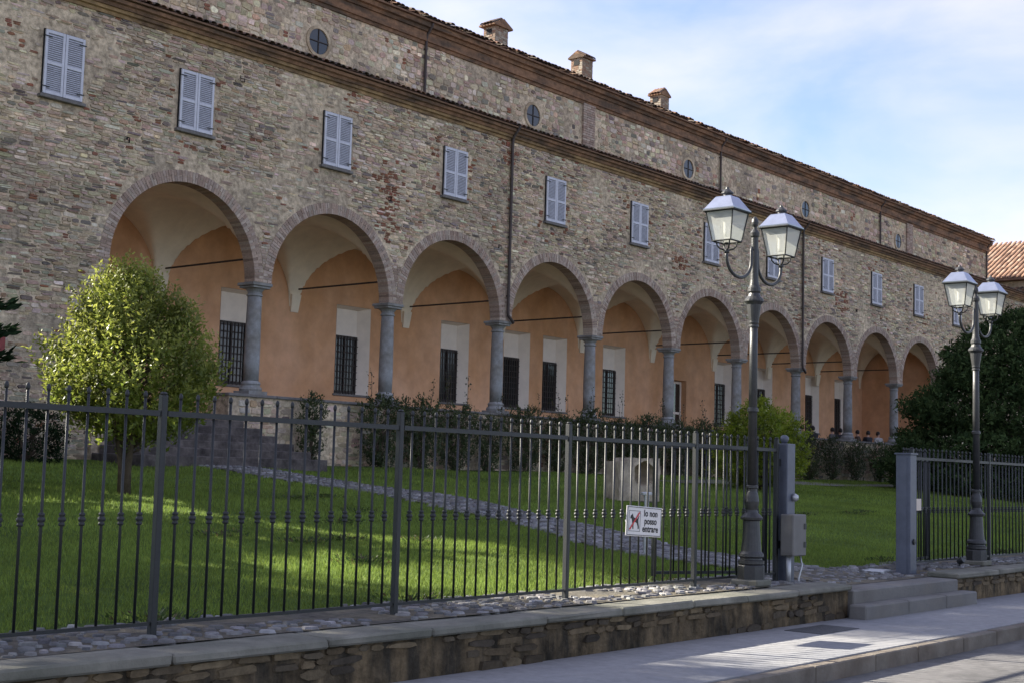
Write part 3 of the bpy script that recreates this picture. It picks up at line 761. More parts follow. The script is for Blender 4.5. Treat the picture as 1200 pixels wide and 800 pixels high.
# ------------------------------------------------------------------ far tiled building at the end
fh = thing('tiled_building', 'pale sunlit building with steep ridged terracotta tile roof beyond the abbey end', 'building')
g = MB(); g.box(66.6, 80, -7, 14, 5.0, 15.1); g.build('wall', 'far_wall', fh)
g = MB(); g.prism([(66.05, 15.12), (66.05, 15.25), (73.4, 18.8), (80.6, 15.25), (80.6, 15.12)], 1, -7.5, 14.5); g.build('roof', 'plain_roof', fh)
g = MB(); y = -7.4
while y < 14.4:
    for row in range(15):
        k_ = random.uniform(.8, 1.2); tile(g, 66.0 + row * .5, y + random.uniform(-.02, .02), 15.27 + row * .5 * .483 + random.uniform(0, .02), .483, w=.13, ln=.56, col=random.choice([(.27 * k_, .165 * k_, .11 * k_), (.32 * k_, .22 * k_, .155 * k_), (.21 * k_, .125 * k_, .085 * k_)]), ax=(0, 1))
    y += .34
g.build('roof_tiles', 'tile', fh, colors=True, kind='stuff')
g = MB(); g.box(66.05, 66.598, -7, 14, 14.36, 14.44); g.build('string_course', 'plain_roof', fh)
g = MB(); y = -6.9
while y < 13.9: tile(g, 65.98, y, 14.45, .35, w=.12, ln=.62, ax=(0, 1)); y += .33
g.build('string_course_tiles', 'tile', fh, colors=True, kind='stuff')
for yy in (3.0, .2, -3.0):
    k = MB(); k.box(66.56, 66.598, yy - .85, yy + .85, 13.1, 14.0); o_ = k.build('loggia_opening', 'dark_gap', fh)
    for dx in (-.45, 0, .45): k = MB(); k.lathe([(.09, 13.1), (.07, 13.2), (.06, 13.8), (.09, 13.98)], 8, (66.5, yy + dx)); k.build('colonnette', 'pale_plaster', o_)

for c_ in [fh]: c_.location.z = -.62

# ------------------------------------------------------------------ retaining wall with coping, steps
FYW = -20.82
def retaining(xa, xb, label):
    t_ = thing('retaining_wall', label, 'wall', (0, 0, 0))
    g = MB(); g.box(xa, xb, FYW + .03, -20.47, -.75, -.075); g.build('core', 'retaining_render', t_)
    x = xa
    while x < xb - .05:
        w = min(random.uniform(1.0, 1.6), xb - x)
        if xb - x - w < .4: w = xb - x
        if x < 12:
            k = MB(); k.cbox(x + .004, x + w - .004, FYW - .045, -20.40 + random.uniform(-.02, .02), -.073, random.uniform(-.006, .005), .016, .007); k.build('coping_stone', 'coping', t_)
        x += w
    if xb > 12: k = MB(); k.box(12.7, xb, FYW - .045, -20.44, -.073, 0); k.build('coping_run', 'coping', t_)
    # irregular facing stones, partly rendered over
    for z0, z1, keep in ((-.44, -.31, -.28), (-.31, -.215, -.22), (-.215, -.145, .10), (-.145, -.078, .30)):
        x = xa + .01
        while x < min(xb, 12) - .06:
            w = min(random.uniform(.12, .42), xb - x)
            if nz(x * .8, z0 * 4, 6) < keep:
                k = MB(); kk = random.uniform(.7, 1.3); zone = nz(x * .5, z0, 3)
                c = random.choice([(.12, .09, .054), (.09, .07, .046), (.15, .115, .07), (.07, .057, .042), (.11, .088, .06)])
                vs, fs = stone_geo(x + w / 2, (z0 + z1) / 2 + random.uniform(-.01, .01), w * .97, (z1 - z0) * random.uniform(.7, .95), FYW + .03, random.uniform(.008, .035), 9)
                k.add(vs, fs, tuple(v * kk * (1 + .3 * zone) * (.8 if z0 < -.3 else 1) for v in c)); k.build('facing_stone', 'stone', t_, colors=True)
            x += w
    return t_
retaining(-27, -7.98, 'low stained stone retaining wall below the fence, ending at the gate steps')
retaining(-4.70, 40, 'low ochre stained retaining wall under the right-hand lamp, beyond the steps')
st_ = thing('entrance_steps', 'two broad grey stone steps rising from the pavement to the open gate', 'steps')
k = MB(); k.cbox(-7.972, -4.72, -20.866, -20.38, -.5, -.068, .016, .004); k.build('upper_step', 'step_stone', st_)
for i, (a, b) in enumerate(((-8.12, -6.9), (-6.895, -5.7), (-5.695, -4.62))):
    k = MB(); k.cbox(a, b, -21.10, -20.87, -.5, -.228 + i * .002, .018, .003); k.build('lower_step', 'step_stone', st_)

# ------------------------------------------------------------------ iron fence
FNY = -20.05
def baluster_mesh():
    k = MB(); k.lathe([(.0105, .10), (.0105, 1.70)], 8); k.lathe([(.0108, 1.70), (.015, 1.712), (.016, 1.726), (.011, 1.742), (.003, 1.75)], 8); return k.mesh('baluster', 'dark_iron', True)
def collar_mesh():
    k = MB(); k.lathe([(.012, .795), (.022, .80), (.022, .815), (.015, .82), (.027, .832), (.027, .85), (.015, .862), (.022, .867), (.022, .882), (.012, .888)], 8); return k.mesh('collar', 'dark_iron', True)
def post_mesh():
    k = MB(); k.cbox(-.026, .026, -.026, .026, -.012, 1.73, .005); k.box(-.045, .045, -.045, .045, -.01, .014); k.lathe([(.024, 1.731), (.028, 1.74), (.016, 1.752)], 10); return k.mesh('post', 'dark_iron')
BALM, COLM, POSTM = baluster_mesh(), collar_mesh(), post_mesh()
def fence(posts, label):
    f = thing('iron_fence', label, 'fence', (posts[0], FNY, 0)); o0 = posts[0]
    for p in posts: link('post', POSTM, f, loc=(p - o0, 0, 0))
    for a, b in zip(posts[:-1], posts[1:]):
        k = MB(); k.box(a - o0 + .034, b - o0 - .034, -.02, .02, 1.575, 1.615); k.build('top_rail', 'dark_iron', f)
        k = MB(); k.box(a - o0 + .034, b - o0 - .034, -.016, .016, .085, .11); k.build('bottom_rail', 'dark_iron', f)
        n = max(1, round((b - a) / .155)) 
        for i in range(1, n):
            xx = a + (b - a) * i / n - o0
            bo = link('baluster', BALM, f, loc=(xx, 0, 0)); bo.rotation_euler = (0, 0, random.uniform(0, 3)); link('collar', COLM, bo)
    return f
fence([-20.03, -17.54, -15.07, -12.66, -10.29, -8.42], 'dark iron railing fence with knobbed bars on the long wall left of the gate')
fence([-4.38, -1.36, 1.10, 3.55, 6.0, 8.5], 'dark iron railing fence running on past the right-hand gate post')
# gate leaves, swung inwards
def gate_leaf(x, y, ang, label, mid):
    t_ = thing('gate_leaf', label, 'gate', (x, y, 0.0), ang)
    LW = 1.62
    k = MB(); k.cbox(0, .05, -.025, .025, .06, 1.62, .005); k.build('stile', 'dark_iron', t_)
    k = MB(); k.cbox(LW - .05, LW, -.025, .025, .06, 1.62, .005); k.build('stile', 'dark_iron', t_)
    for z in ((.085, 1.575) + ((.84,) if mid else ())): k = MB(); k.box(.051, LW - .051, -.018, .018, z, z + .035); k.build('rail', 'dark_iron', t_)
    for i in range(1, 11):
        bo = link('baluster', BALM, t_, loc=(LW * i / 11, 0, .003)); 
        if not mid: link('collar', COLM, bo)
    return t_
gate_leaf(-8.38, -19.90, R(154), 'open iron gate leaf folded back behind the fence beside the small sign', False)
gate_leaf(-4.42, -19.90, R(9), 'open iron gate leaf folded back behind the right-hand gate post', True)
# gate posts
gp = thing('gate_post', 'tall blue-grey steel gate post carrying a control box', 'gate post', (-8.24, -20.06, -.10))
k = MB(); k.cbox(-.10, .10, -.10, .10, 0, 1.78, .008); k.build('shaft', 'gate_steel', gp)
k = MB(); k.lathe([(.03, 1.781), (.04, 1.80), (.055, 1.83), (.05, 1.865), (.02, 1.885)], 12); k.build('ball_cap', 'gate_steel', gp, smooth=True)
k = MB(); k.cbox(-.28, .06, -.28, -.105, .42, .92, .012); bx = k.build('control_box', 'box_grey', gp)
k = MB(); k.box(-.285, -.2805, -.26, -.12, .46, .88); k.build('box_door', 'box_grey', bx)
for z in (.52, .74): k = MB(); k.box(-.01, .05, -.287, -.2805, z, z + .07); k.build('box_lock', 'dark_iron', bx)
k = MB(); k.lathe([(.03, 0.02), (.03, .415)], 10, (-.22, -.19)); k.build('conduit', 'galvanised', gp, smooth=True)
k = MB(); k.tube([(.05, -.2, .42), (.07, -.22, .30), (-.02, -.22, .14), (0, -.22, .0)], .012, 6); k.build('cable', 'galvanised', gp, smooth=True)
k = MB(); k.cbox(-.16, .06, -.27, -.12, 0, .10, .01); k.build('foot_block', 'box_grey', gp)
k = MB(); 
k.lathe([(.0, 0), (.045, .002), (.05, .03), (.035, .06), (.005, .07)], 12); o_ = k.build('photocell', 'galvanised', gp, smooth=True); o_.location = (.05, -.10, 1.12); o_.rotation_euler = (R(90), 0, 0)
k = MB(); 
for z in (.5, 1.5): k.box(-.15, -.10, -.01, .03, z, z + .09)
k.build('hinge', 'dark_iron', gp)
gp = thing('gate_post', 'tall blue-grey steel gate post standing at the head of the steps beside a pale tag', 'gate post', (-4.60, -20.06, -.10))
k = MB(); k.cbox(-.11, .11, -.11, .11, 0, 1.74, .008); k.build('shaft', 'gate_steel', gp)
k = MB(); k.box(-.118, -.1105, -.06, .06, .05, 1.70); k.build('cover_strip', 'gate_steel', gp)
k = MB(); k.box(-.125, .125, -.125, .125, 1.741, 1.765); k.build('cap_plate', 'gate_steel', gp)
k = MB(); k.lathe([(.0, 0), (.04, .0), (.04, .02), (.005, .025)], 12); o_ = k.build('photocell', 'dark_iron', gp); o_.location = (0.0, -.11, .50); o_.rotation_euler = (R(90), 0, 0)
k = MB(); k.box(.12, .15, -.05, .0, .45, .55); k.box(.12, .15, -.05, .0, 1.45, 1.55); k.build('hinge', 'galvanised', gp)
k = MB(); k.cbox(-.42, -.02, -.16, .16, 0, .05, .012); o_ = tag(k.build('gate_motor_cover', 'galvanised'), 'flat pale metal cover plate lying on the cobbles by the gate post', 'cover'); o_.location = (-4.68, -19.72, -.058); o_.rotation_euler = (0, 0, R(8))
k = MB(); k.cbox(0, .17, -.012, 0, 0, .17, .003); o_ = tag(k.build('notice_tag', 'tag_cream'), 'small blank cream square tag fixed to the right-hand gate leaf', 'tag'); o_.location = (-4.30, -20.075, .84)
sp = thing('ground_spotlight', 'small black spotlight on the coping left of the right-hand lamp', 'spotlight', (-3.3, -20.33, 0.008))
k = MB(); k.lathe([(.045, 0), (.045, .01), (.015, .015), (.015, .06)], 10); k.build('stand', 'dark_iron', sp)
k = MB(); k.lathe([(.03, 0), (.045, .03), (.05, .09), (.042, .095)], 12); o_ = k.build('head', 'dark_iron', sp); o_.location = (0, .03, .07); o_.rotation_euler = (R(60), 0, 0)

# dog sign on the fence
sg = thing('dog_sign', 'white no-dogs sign with red-crossed black dog hung on the fence', 'sign', (-11.69, FNY - .028, .615), 0)
sg.rotation_euler = (0, R(3), 0)
k = MB(); k.cbox(0, .66, -.012, 0, 0, .315, .004); pl = k.build('plate', 'sign_white', sg)
k = MB()
for a in ((.012, .648, .010, .016), (.012, .648, .299, .305)): k.box(a[0], a[1], -.0145, -.0125, a[2], a[3])
for a in (.012, .642): k.box(a, a + .006, -.0145, -.0125, .0165, .2985)
k.build('border', 'sign_black', sg)
k = MB()
for a in ((.04, .25, .05, .054), (.04, .25, .262, .266)): k.box(a[0], a[1], -.0145, -.0125, a[2], a[3])
for a in (.04, .246): k.box(a, a + .004, -.0145, -.0125, .0545, .2615)
k.build('pictogram_frame', 'sign_black', sg)
dog = [(.065, .19), (.075, .215), (.095, .222), (.105, .235), (.112, .215), (.125, .195), (.18, .18), (.205, .19), (.222, .215), (.226, .21), (.212, .17), (.215, .14), (.228, .10), (.225, .075), (.21, .075), (.208, .10), (.19, .135), (.15, .15), (.135, .145), (.125, .11), (.128, .075), (.112, .075), (.108, .12), (.10, .16), (.09, .185), (.07, .18)]
k = MB(); k.prism(dog, 1, -.0155, -.0125); k.build('dog_silhouette', 'sign_black', sg)
k = MB(); k.prism([(.048, .072), (.062, .062), (.238, .245), (.224, .256)], 1, -.0175, -.0157); k.build('red_bar', 'sign_red', sg)
for i, tx in enumerate(('Io non', 'posso', 'entrare')):
    cu = bpy.data.curves.new('lettering', 'FONT'); cu.body = tx; cu.size = .098; cu.align_x = 'CENTER'; cu.extrude = .0008; cu.offset = .0022; cu.space_character = 1.02
    cu.materials.append(MATS['sign_black']); tmp = bpy.data.objects.new('tmp', cu); COL.objects.link(tmp); dg = bpy.context.evaluated_depsgraph_get(); me = bpy.data.meshes.new_from_object(tmp.evaluated_get(dg)); bpy.data.objects.remove(tmp); o_ = link('lettering', me, sg); o_.location = (.445, -.0142, .215 - i * .082); o_.rotation_euler = (R(90), 0, 0)
k = MB()
for px, pz in ((.03, .155), (.63, .155)): k.box(px - .012, px + .012, 0.0, .02, pz - .01, pz + .01)
k.build('clip', 'galvanised', sg)

# path light behind the sign
bl = thing('path_light', 'short pale metal path light post with flat cap behind the sign', 'bollard light', (-7.33, -17.42, lawn_z(-7.33, -17.42)))
k = MB(); k.lathe([(.055, 0), (.055, .012), (.035, .02), (.035, .80)], 12); k.build('post', 'galvanised', bl, smooth=False)
k = MB(); k.lathe([(.04, .80), (.04, .86), (.085, .862), (.085, .89), (.05, .90)], 14); k.build('cap', 'galvanised', bl)

# carved stone block on the lawn
cs = thing('carved_stone', 'weathered pale carved stone block with a dark hollow, on a plinth on the lawn', 'stone block', (3.15, -10.0, lawn_z(3.15, -10)), R(-32))
k = MB(); n = 22; w, h, d = .50, .98, .42; vs = []; fs = []
def fr(u, v_):   # front face depth with hollow
    dx = (u - .12) / .25; dz = (v_ - .60) / .30
    q = dx * dx + (dz if dz > 0 else dz * 1.25) ** 2
    y = -d + .03 * nz(u * 4, v_ * 4, 1)
    if q < 1: y += .55 * math.sqrt(1 - q) + .04
    return y
for j in range(n + 1):
    for i in range(n + 1):
        u = -w + 2 * w * i / n; v_ = h * j / n; top = h - (.07 if u < -.28 else 0) - .02 * nz(u * 3, 0); e_ = .02 * nz(v_ * 5, i * 3.0)
        vs.append((u + (e_ if i in (0, n) else 0), fr(u, v_), v_ / h * top))
for j in range(n):
    for i in range(n): q = j * (n + 1) + i; fs.append((q, q + 1, q + n + 2, q + n + 1))
b0 = len(vs)
ring = [j * (n + 1) for j in range(n + 1)] + [n * (n + 1) + i for i in range(1, n + 1)] + [j * (n + 1) + n for j in range(n - 1, -1, -1)] + [i for i in range(n - 1, 0, -1)]
for q in ring: p = vs[q]; vs.append((p[0] * .98, d + .03 * nz(p[0] * 3, p[2] * 3, 7), p[2]))
m_ = len(ring)
for i in range(m_): fs.append((ring[i], ring[(i + 1) % m_], b0 + (i + 1) % m_, b0 + i))
fs.append(tuple(b0 + i for i in range(m_)))
k.add(vs, fs); k.build('block', 'carved_stone', cs)
k = MB(); k.cbox(-.46, .46, -.38, .40, -.10, .03, .02, .01); o_ = k.build('plinth', 'sill', cs)

# red plate on the facade
k = MB(); k.cbox(-.30, .03, -.03, 0, 0, .36, .006); o_ = tag(k.build('wall_plaque', 'plaque_red'), 'small red plaque mounted on the abbey wall left of the arches', 'plaque'); o_.location = (-7.32, FY - .045, 3.52)

# ------------------------------------------------------------------ street lamps
def street_lamp(loc, label):
    t_ = thing('street_lamp', label, 'street lamp', loc, 0, 'double lantern street lamps')
    k = MB(); k.cbox(-.18, .18, -.18, .18, 0, .08, .015, .004); k.build('stone_footing', 'coping', t_)
    k = MB(); k.lathe([(.165, .081), (.165, .235), (.155, .25)], 8); k.lathe([(.14, .25), (.158, .265), (.158, .30), (.132, .31), (.13, .33), (.152, .35), (.148, .38), (.122, .41), (.112, .52), (.098, .72), (.095, .77)], 20)
    k.lathe([(.095, .77), (.13, .785), (.135, .81), (.105, .84), (.075, .87), (.066, .90), (.08, .95), (.088, 1.0), (.078, 1.07), (.06, 1.12), (.06, 1.15), (.076, 1.16), (.076, 1.185), (.056, 1.195)], 20)
    k.build('base', 'lamp_iron', t_, smooth=False)
    k = MB(); k.lathe([(.055, 1.19), (.05, 2.75), (.047, 3.28)], 16); sh = k.build('shaft', 'lamp_iron', t_, smooth=True)
    k = MB(); k.lathe([(.05, 2.06), (.068, 2.075), (.068, 2.11), (.05, 2.125)], 16); k.build('ring', 'lamp_iron', sh)
    k = MB(); k.lathe([(.048, 3.08), (.06, 3.09), (.06, 3.11), (.052, 3.12), (.06, 3.14), (.06, 3.16), (.066, 3.20), (.078, 3.28), (.088, 3.36), (.118, 3.40), (.118, 3.42), (.08, 3.46), (.066, 3.50), (.08, 3.52), (.08, 3.56), (.06, 3.59), (.05, 3.66), (.046, 3.80), (.044, 4.18), (.056, 4.20), (.06, 4.24), (.04, 4.27), (.024, 4.29), (.024, 4.31), (.04, 4.34), (.044, 4.37), (.036, 4.41), (.012, 4.44)], 16); k.build('collar', 'lamp_iron', t_, smooth=False)
    for s_ in (-1, 1):
        ax = .66 * s_
        pts = [(s_ * .045, 0, 4.03), (s_ * .07, 0, 4.06), (s_ * .08, 0, 4.02), (s_ * .075, 0, 3.92)]
        for i in range(13):
            a = math.pi + math.pi * i / 12; pts.append((s_ * (.37 + .29 * math.cos(a)), 0, 3.87 + .22 * math.sin(a)))
        pts.append((ax, 0, 3.93))
        k = MB(); k.tube(pts, [.010, .014, .018] + [.02] * (len(pts) - 3), 8)
        k.lathe([(.026, 3.90), (.034, 3.91), (.034, 3.935), (.02, 3.95)], 10, (ax, 0)); k.build('arm', 'lamp_iron', t_, smooth=True)
        k = MB(); 
        for i in range(4):
            a = math.pi / 4 + i * math.pi / 2; ca, sa = math.cos(a), math.sin(a)
            k.tube([(ax + .012 * ca, .012 * sa, 3.935), (ax + .08 * ca, .08 * sa, 3.95), (ax + .115 * ca, .115 * sa, 3.985), (ax + .125 * ca, .125 * sa, 4.03), (ax + .165 * ca, .165 * sa, 4.045)], .009, 6)
        k.lathe([(.045, 4.01), (.045, 4.024)], 10, (ax, 0)); cg = k.build('cradle', 'dark_iron', t_, smooth=True)
        zb, zt, rb, rt_ = 4.04, 4.385, .125, .182
        k = MB()
        for sx, sy in ((-1, -1), (1, -1), (1, 1), (-1, 1)): k.tube([(ax + sx * rb, sy * rb, zb), (ax + sx * rt_, sy * rt_, zt)], .009, 6)
        for rr, z in ((rb, zb), (rt_, zt)):
            for (a, b_) in (((-1, -1), (1, -1)), ((1, -1), (1, 1)), ((1, 1), (-1, 1)), ((-1, 1), (-1, -1))): k.tube([(ax + a[0] * rr, a[1] * rr, z), (ax + b_[0] * rr, b_[1] * rr, z)], .010, 6)
        ln = k.build('lantern_frame', 'dark_iron', t_)
        for (a, b_) in (((-1, -1), (1, -1)), ((1, -1), (1, 1)), ((1, 1), (-1, 1)), ((-1, 1), (-1, -1))):
            k = MB(); q = .97; k.add([(ax + a[0] * rb * q, a[1] * rb * q, zb), (ax + b_[0] * rb * q, b_[1] * rb * q, zb), (ax + b_[0] * rt_ * q, b_[1] * rt_ * q, zt), (ax + a[0] * rt_ * q, a[1] * rt_ * q, zt)], [(0, 1, 2, 3)]); k.build('pane', 'lantern_glass', ln)
        k = MB(); k.lathe([(.028, 4.10), (.04, 4.15), (.04, 4.26), (.05, 4.29), (.05, 4.37)], 10, (ax, 0)); k.build('bulb_unit', 'sign_white', ln, smooth=True)
        k = MB(); k.lathe([(.205, 4.402), (.207, 4.415), (.195, 4.422), (.108, 4.555), (.10, 4.565), (.095, 4.57)], 4, (ax, 0), square=True); k.build('lantern_roof', 'zinc', ln)
        k = MB(); k.lathe([(.20, 4.385), (.214, 4.388), (.214, 4.40), (.205, 4.4015)], 4, (ax, 0), square=True); k.build('roof_rim', 'dark_iron', ln)
        k = MB(); k.lathe([(.05, 4.57), (.05, 4.60), (.072, 4.612), (.072, 4.625), (.045, 4.65), (.022, 4.67), (.018, 4.685), (.006, 4.695)], 12, (ax, 0)); k.build('vent_cap', 'lamp_iron', ln)
    return t_
l1 = street_lamp((-9.40, -20.27, .006), 'double lantern iron street lamp beside the control box on the left wall')
l1.scale = (.97, .97, .97)
l2 = copy_tree(l1, None, (-2.55, -20.30, .006)); l2['label'] = 'double lantern iron street lamp on the wall beyond the gate steps'

# ------------------------------------------------------------------ vegetation
def crown_points(n, prof, shell=0.55):
    """random points inside a surface of revolution given (z, radius) pairs; biased to the outside"""
    zs = np.array([p[0] for p in prof]); rs = np.array([p[1] for p in prof])
    out = []
    while len(out) < n:
        z = rng.uniform(zs[0], zs[-1]); r = np.interp(z, zs, rs)
        if rng.uniform(0, rs.max()) > r + .1: continue
        a = rng.uniform(0, 2 * math.pi); q = (shell + (1 - shell) * rng.uniform()) if rng.uniform() < .8 else rng.uniform() ** .5
        lob = 1 + .34 * noise.noise(Vector((math.cos(a) * 1.9, math.sin(a) * 1.9, z * 1.3)))
        out.append((q * r * lob * math.cos(a), q * r * lob * math.sin(a), z))
    return np.array(out)
def leafy(base, name, label, cat, prof, nshoot, per, ln, wd, cols, lean=(0, 0), upb=.7, shoot=.42, trunk=None, m='leaf', group=None, shell=.55, stems=3):
    t_ = thing(name, label, cat, base, 0, group)
    P0 = crown_points(nshoot, prof, shell); zc = np.mean([p[0] for p in prof])
    out = P0 * np.array([1, 1, 0]); nrm = np.linalg.norm(out, axis=1, keepdims=True) + 1e-6
    D = out / nrm * rng.uniform(.25, .9, (nshoot, 1)) + np.array([0, 0, upb]) + rng.normal(scale=.3, size=(nshoot, 3)); D /= np.linalg.norm(D, axis=1, keepdims=True)
    sl_ = shoot * rng.uniform(.5, 1.15, nshoot)
    start = P0 - D * (sl_ * .6)[:, None]
    Pl, Dl, Cl, Ll = [], [], [], []
    c0, c1, c2 = [np.array(c) for c in cols]
    tone = np.array([.95 + .55 * noise.noise(Vector((p[0] * 1.7 + base[0], p[1] * 1.7, p[2] * 1.7))) for p in P0])[:, None]
    for q in range(per):
        u = (q + rng.uniform(0, 1, nshoot)) / per
        Pl.append(start + D * (sl_ * u)[:, None] + rng.normal(scale=.012, size=(nshoot, 3)))
        sd = rng.normal(size=(nshoot, 3)); sd -= D * np.sum(sd * D, 1, keepdims=True); sd /= np.linalg.norm(sd, axis=1, keepdims=True)
        Dl.append(D * .55 + sd * .85 + np.array([0, 0, .1]))
        k = rng.uniform(0, 1, (nshoot, 1)); tipk = (u[:, None] ** 2) * .6
        Cl.append(((c0 * (1 - k) + c1 * k) * (1 - tipk) + c2 * tipk) * np.clip(tone, .45, 1.35))
        Ll.append(ln * rng.uniform(.65, 1.2, nshoot) * (1 - .35 * u))
    Pl = np.concatenate(Pl); Pl[:, 0] += lean[0] * (Pl[:, 2] - zc); Pl[:, 1] += lean[1] * (Pl[:, 2] - zc)
    Ll = np.concatenate(Ll)
    link('foliage', leaves('foliage', Pl, np.concatenate(Dl), Ll, Ll * (wd / ln), np.concatenate(Cl), m), t_)
    k = MB()
    idx = rng.choice(nshoot, min(nshoot, 90 if nshoot > 500 else 25), replace=False)
    zb = prof[0][0]
    for i in idx:
        e_ = P0[i]; z_ = max(zb * .6, min(e_[2] - .5, zb + .3 + .35 * (e_[2] - zb)))
        k.tube([(rng.normal() * .04, rng.normal() * .04, z_), ((e_[0]) * .5, e_[1] * .5, (z_ + e_[2]) / 2 - .02), tuple(e_)], [.02, .012, .005], 5)
    k.build('branches', 'bark', t_)
    if trunk:
        k = MB()
        for s_ in range(stems):
            a = s_ * 2.1 + .4; q = .06 if stems > 1 else 0
            k.tube([(q * math.cos(a) * .6, q * math.sin(a) * .6, -.05), (q * math.cos(a), q * math.sin(a), trunk[1] * .45), (q * 2.6 * math.cos(a), q * 2.6 * math.sin(a), trunk[1]), (q * 4 * math.cos(a), q * 4 * math.sin(a), trunk[1] * 1.7)], [trunk[0], trunk[0] * .72, trunk[0] * .5, trunk[0] * .25], 9)
        k.build('trunk', 'bark', t_, smooth=True)
    return t_
tz = lawn_z(-10.2, -9.2)
leafy((-10.2, -9.2, tz), 'round_tree', 'bushy yellow-green leafed tree standing alone on the lawn before the arches', 'tree',
      [(.98, .45), (1.18, .95), (1.45, 1.24), (1.9, 1.38), (2.35, 1.33), (2.8, 1.12), (3.2, .82), (3.5, .5), (3.72, .15)], 2000, 14, .115, .050,
      ((.105, .15, .024), (.215, .25, .042), (.42, .42, .10)), lean=(-.06, .07), upb=1.05, shoot=.6, trunk=(.085, .95))
bz = lawn_z(15.2, -6.6)
leafy((15.2, -6.6, bz), 'round_shrub', 'rounded yellow-green shrub in front of the far arches behind the lamp', 'shrub',
      [(.15, 1.0), (.6, 1.45), (1.2, 1.55), (1.8, 1.35), (2.4, .95), (2.85, .25)], 1200, 12, .16, .055, ((.11, .17, .015), (.20, .26, .02), (.34, .36, .04)), upb=.3, shoot=.6, trunk=(.06, .4))
# dark yew
yx, yy = 31.6, -8.9; yz = lawn_z(yx, yy)
leafy((yx, yy, yz), 'yew_tree', 'large dense dark green yew tree at the right end of the arcade', 'tree',
      [(.1, 4.3), (.8, 4.9), (2.0, 4.8), (3.2, 4.3), (4.4, 3.6), (5.6, 2.7), (6.6, 1.8), (7.4, .5)], 6000, 12, .26, .10, ((.030, .052, .022), (.048, .080, .030), (.09, .125, .042)), upb=.25, shoot=.8, trunk=(.3, 1.6), m='needle', shell=.72)
leafy((41.0, -13.0, lawn_z(41, -13)), 'yew_tree', 'dark clipped yew standing behind the fence beyond the larger yew', 'tree',
      [(.1, 3.4), (.8, 3.9), (2.0, 3.8), (3.0, 3.2), (4.2, 2.3), (5.2, .8)], 3200, 10, .28, .11, ((.030, .052, .022), (.048, .080, .030), (.085, .115, .04)), upb=.2, shoot=.8, trunk=(.25, 1.2), m='needle', shell=.72)
leafy((-7.15, -1.35, lawn_z(-7.15, -1.35)), 'dark_hedge', 'dark evergreen bush against the wall beside the stair', 'shrub',
      [(.02, .75), (.5, .85), (.95, .7), (1.2, .25)], 420, 12, .09, .04, ((.010, .020, .010), (.016, .032, .013), (.03, .05, .02)), upb=.3, shoot=.35, m='needle', trunk=(.05, .3), shell=.6)
# climbing roses along the parapet
ORD = ['first', 'second', 'third', 'fourth', 'fifth', 'sixth', 'seventh', 'eighth', 'ninth', 'tenth', 'eleventh']
def rose_label(x):
    c = round(x / BAY)
    if abs(x - c * BAY) < 1.3: return 'dark climbing rose on the parapet at the %s column from the stair' % ORD[c]
    return 'dark climbing rose on the parapet below the middle of the %s arch' % ORD[round((x + 2.5) / BAY)]
for i, (xx, hh, ww) in enumerate((x_, h_, w_ * (1.3 if 3 < x_ < 30 else 1)) for x_, h_, w_ in [(1.35, 1.95, .55), (4.0, 2.0, .8), (5.6, 2.1, .8), (7.2, 2.0, .75), (8.7, 1.7, .55), (10.4, 2.05, .85), (12.2, 1.9, .75), (13.9, 2.2, .9), (15.7, 1.95, .85), (17.4, 2.1, .9), (19.3, 2.0, .9), (21.2, 2.2, .95), (23.2, 2.0, .95), (25.3, 2.15, 1.0), (27.3, 2.2, 1.0), (29.5, 1.9, 1.0), (31.7, 1.85, 1.05), (34.0, 1.8, 1.05), (36.4, 1.85, 1.05), (38.8, 1.8, 1.05), (41.2, 1.9, 1.05), (43.4, 1.9, 1.0)]):
    z0 = lawn_z(xx, -.95)
    rz_ = leafy((xx, -.92, z0), 'climbing_rose', rose_label(xx), 'shrub',
          [(.05, ww * .45), (.5, ww * .8), (1.1, ww * .9), (1.55, ww), (hh - .15, ww * .7), (hh, ww * .2)], int(330 * ww / .8), 9, .11, .07, ((.030, .050, .016), (.055, .078, .022), (.10, .105, .032)), upb=.5, shoot=.42, group='climbing roses along the parapet', trunk=(.025, .6), shell=.3)
    rz_.scale = (1, .42, 1)
    # upright sprays above the coping
    Pl = []; Dl = []; Cl = []
    for s_ in range(random.choice((1, 2, 3)) if 3 < xx < 30 else 0):
        bx_ = random.uniform(-.8, .8) * ww; h2 = random.uniform(.35, .95); tx = bx_ + random.uniform(-.15, .15)
        k = MB(); k.tube([(bx_, 0, hh - .5), ((bx_ + tx) / 2 + .03, -.05, hh + h2 * .4), (tx, 0, hh + h2)], [.012, .009, .004], 5); k.build('spray_stem', 'bark', rz_)
        for q in range(int(26 * h2) + 6):
            u = random.random(); Pl.append((bx_ + (tx - bx_) * u + random.uniform(-.10, .10), random.uniform(-.1, .1), hh - .3 + (h2 + .3) * u)); Dl.append((random.uniform(-1, 1), random.uniform(-1, 1), random.uniform(-.2, .8)))
            Cl.append(random.choice([(.03, .04, .014), (.055, .045, .018), (.07, .065, .02), (.02, .035, .012)]))
    if Pl:
        n = len(Pl); lw = rng.uniform(.07, .12, n); link('spray_leaves', leaves('spray_leaves', np.array(Pl), np.array(Dl), lw, lw * .6, np.array(Cl), 'leaf'), rz_)
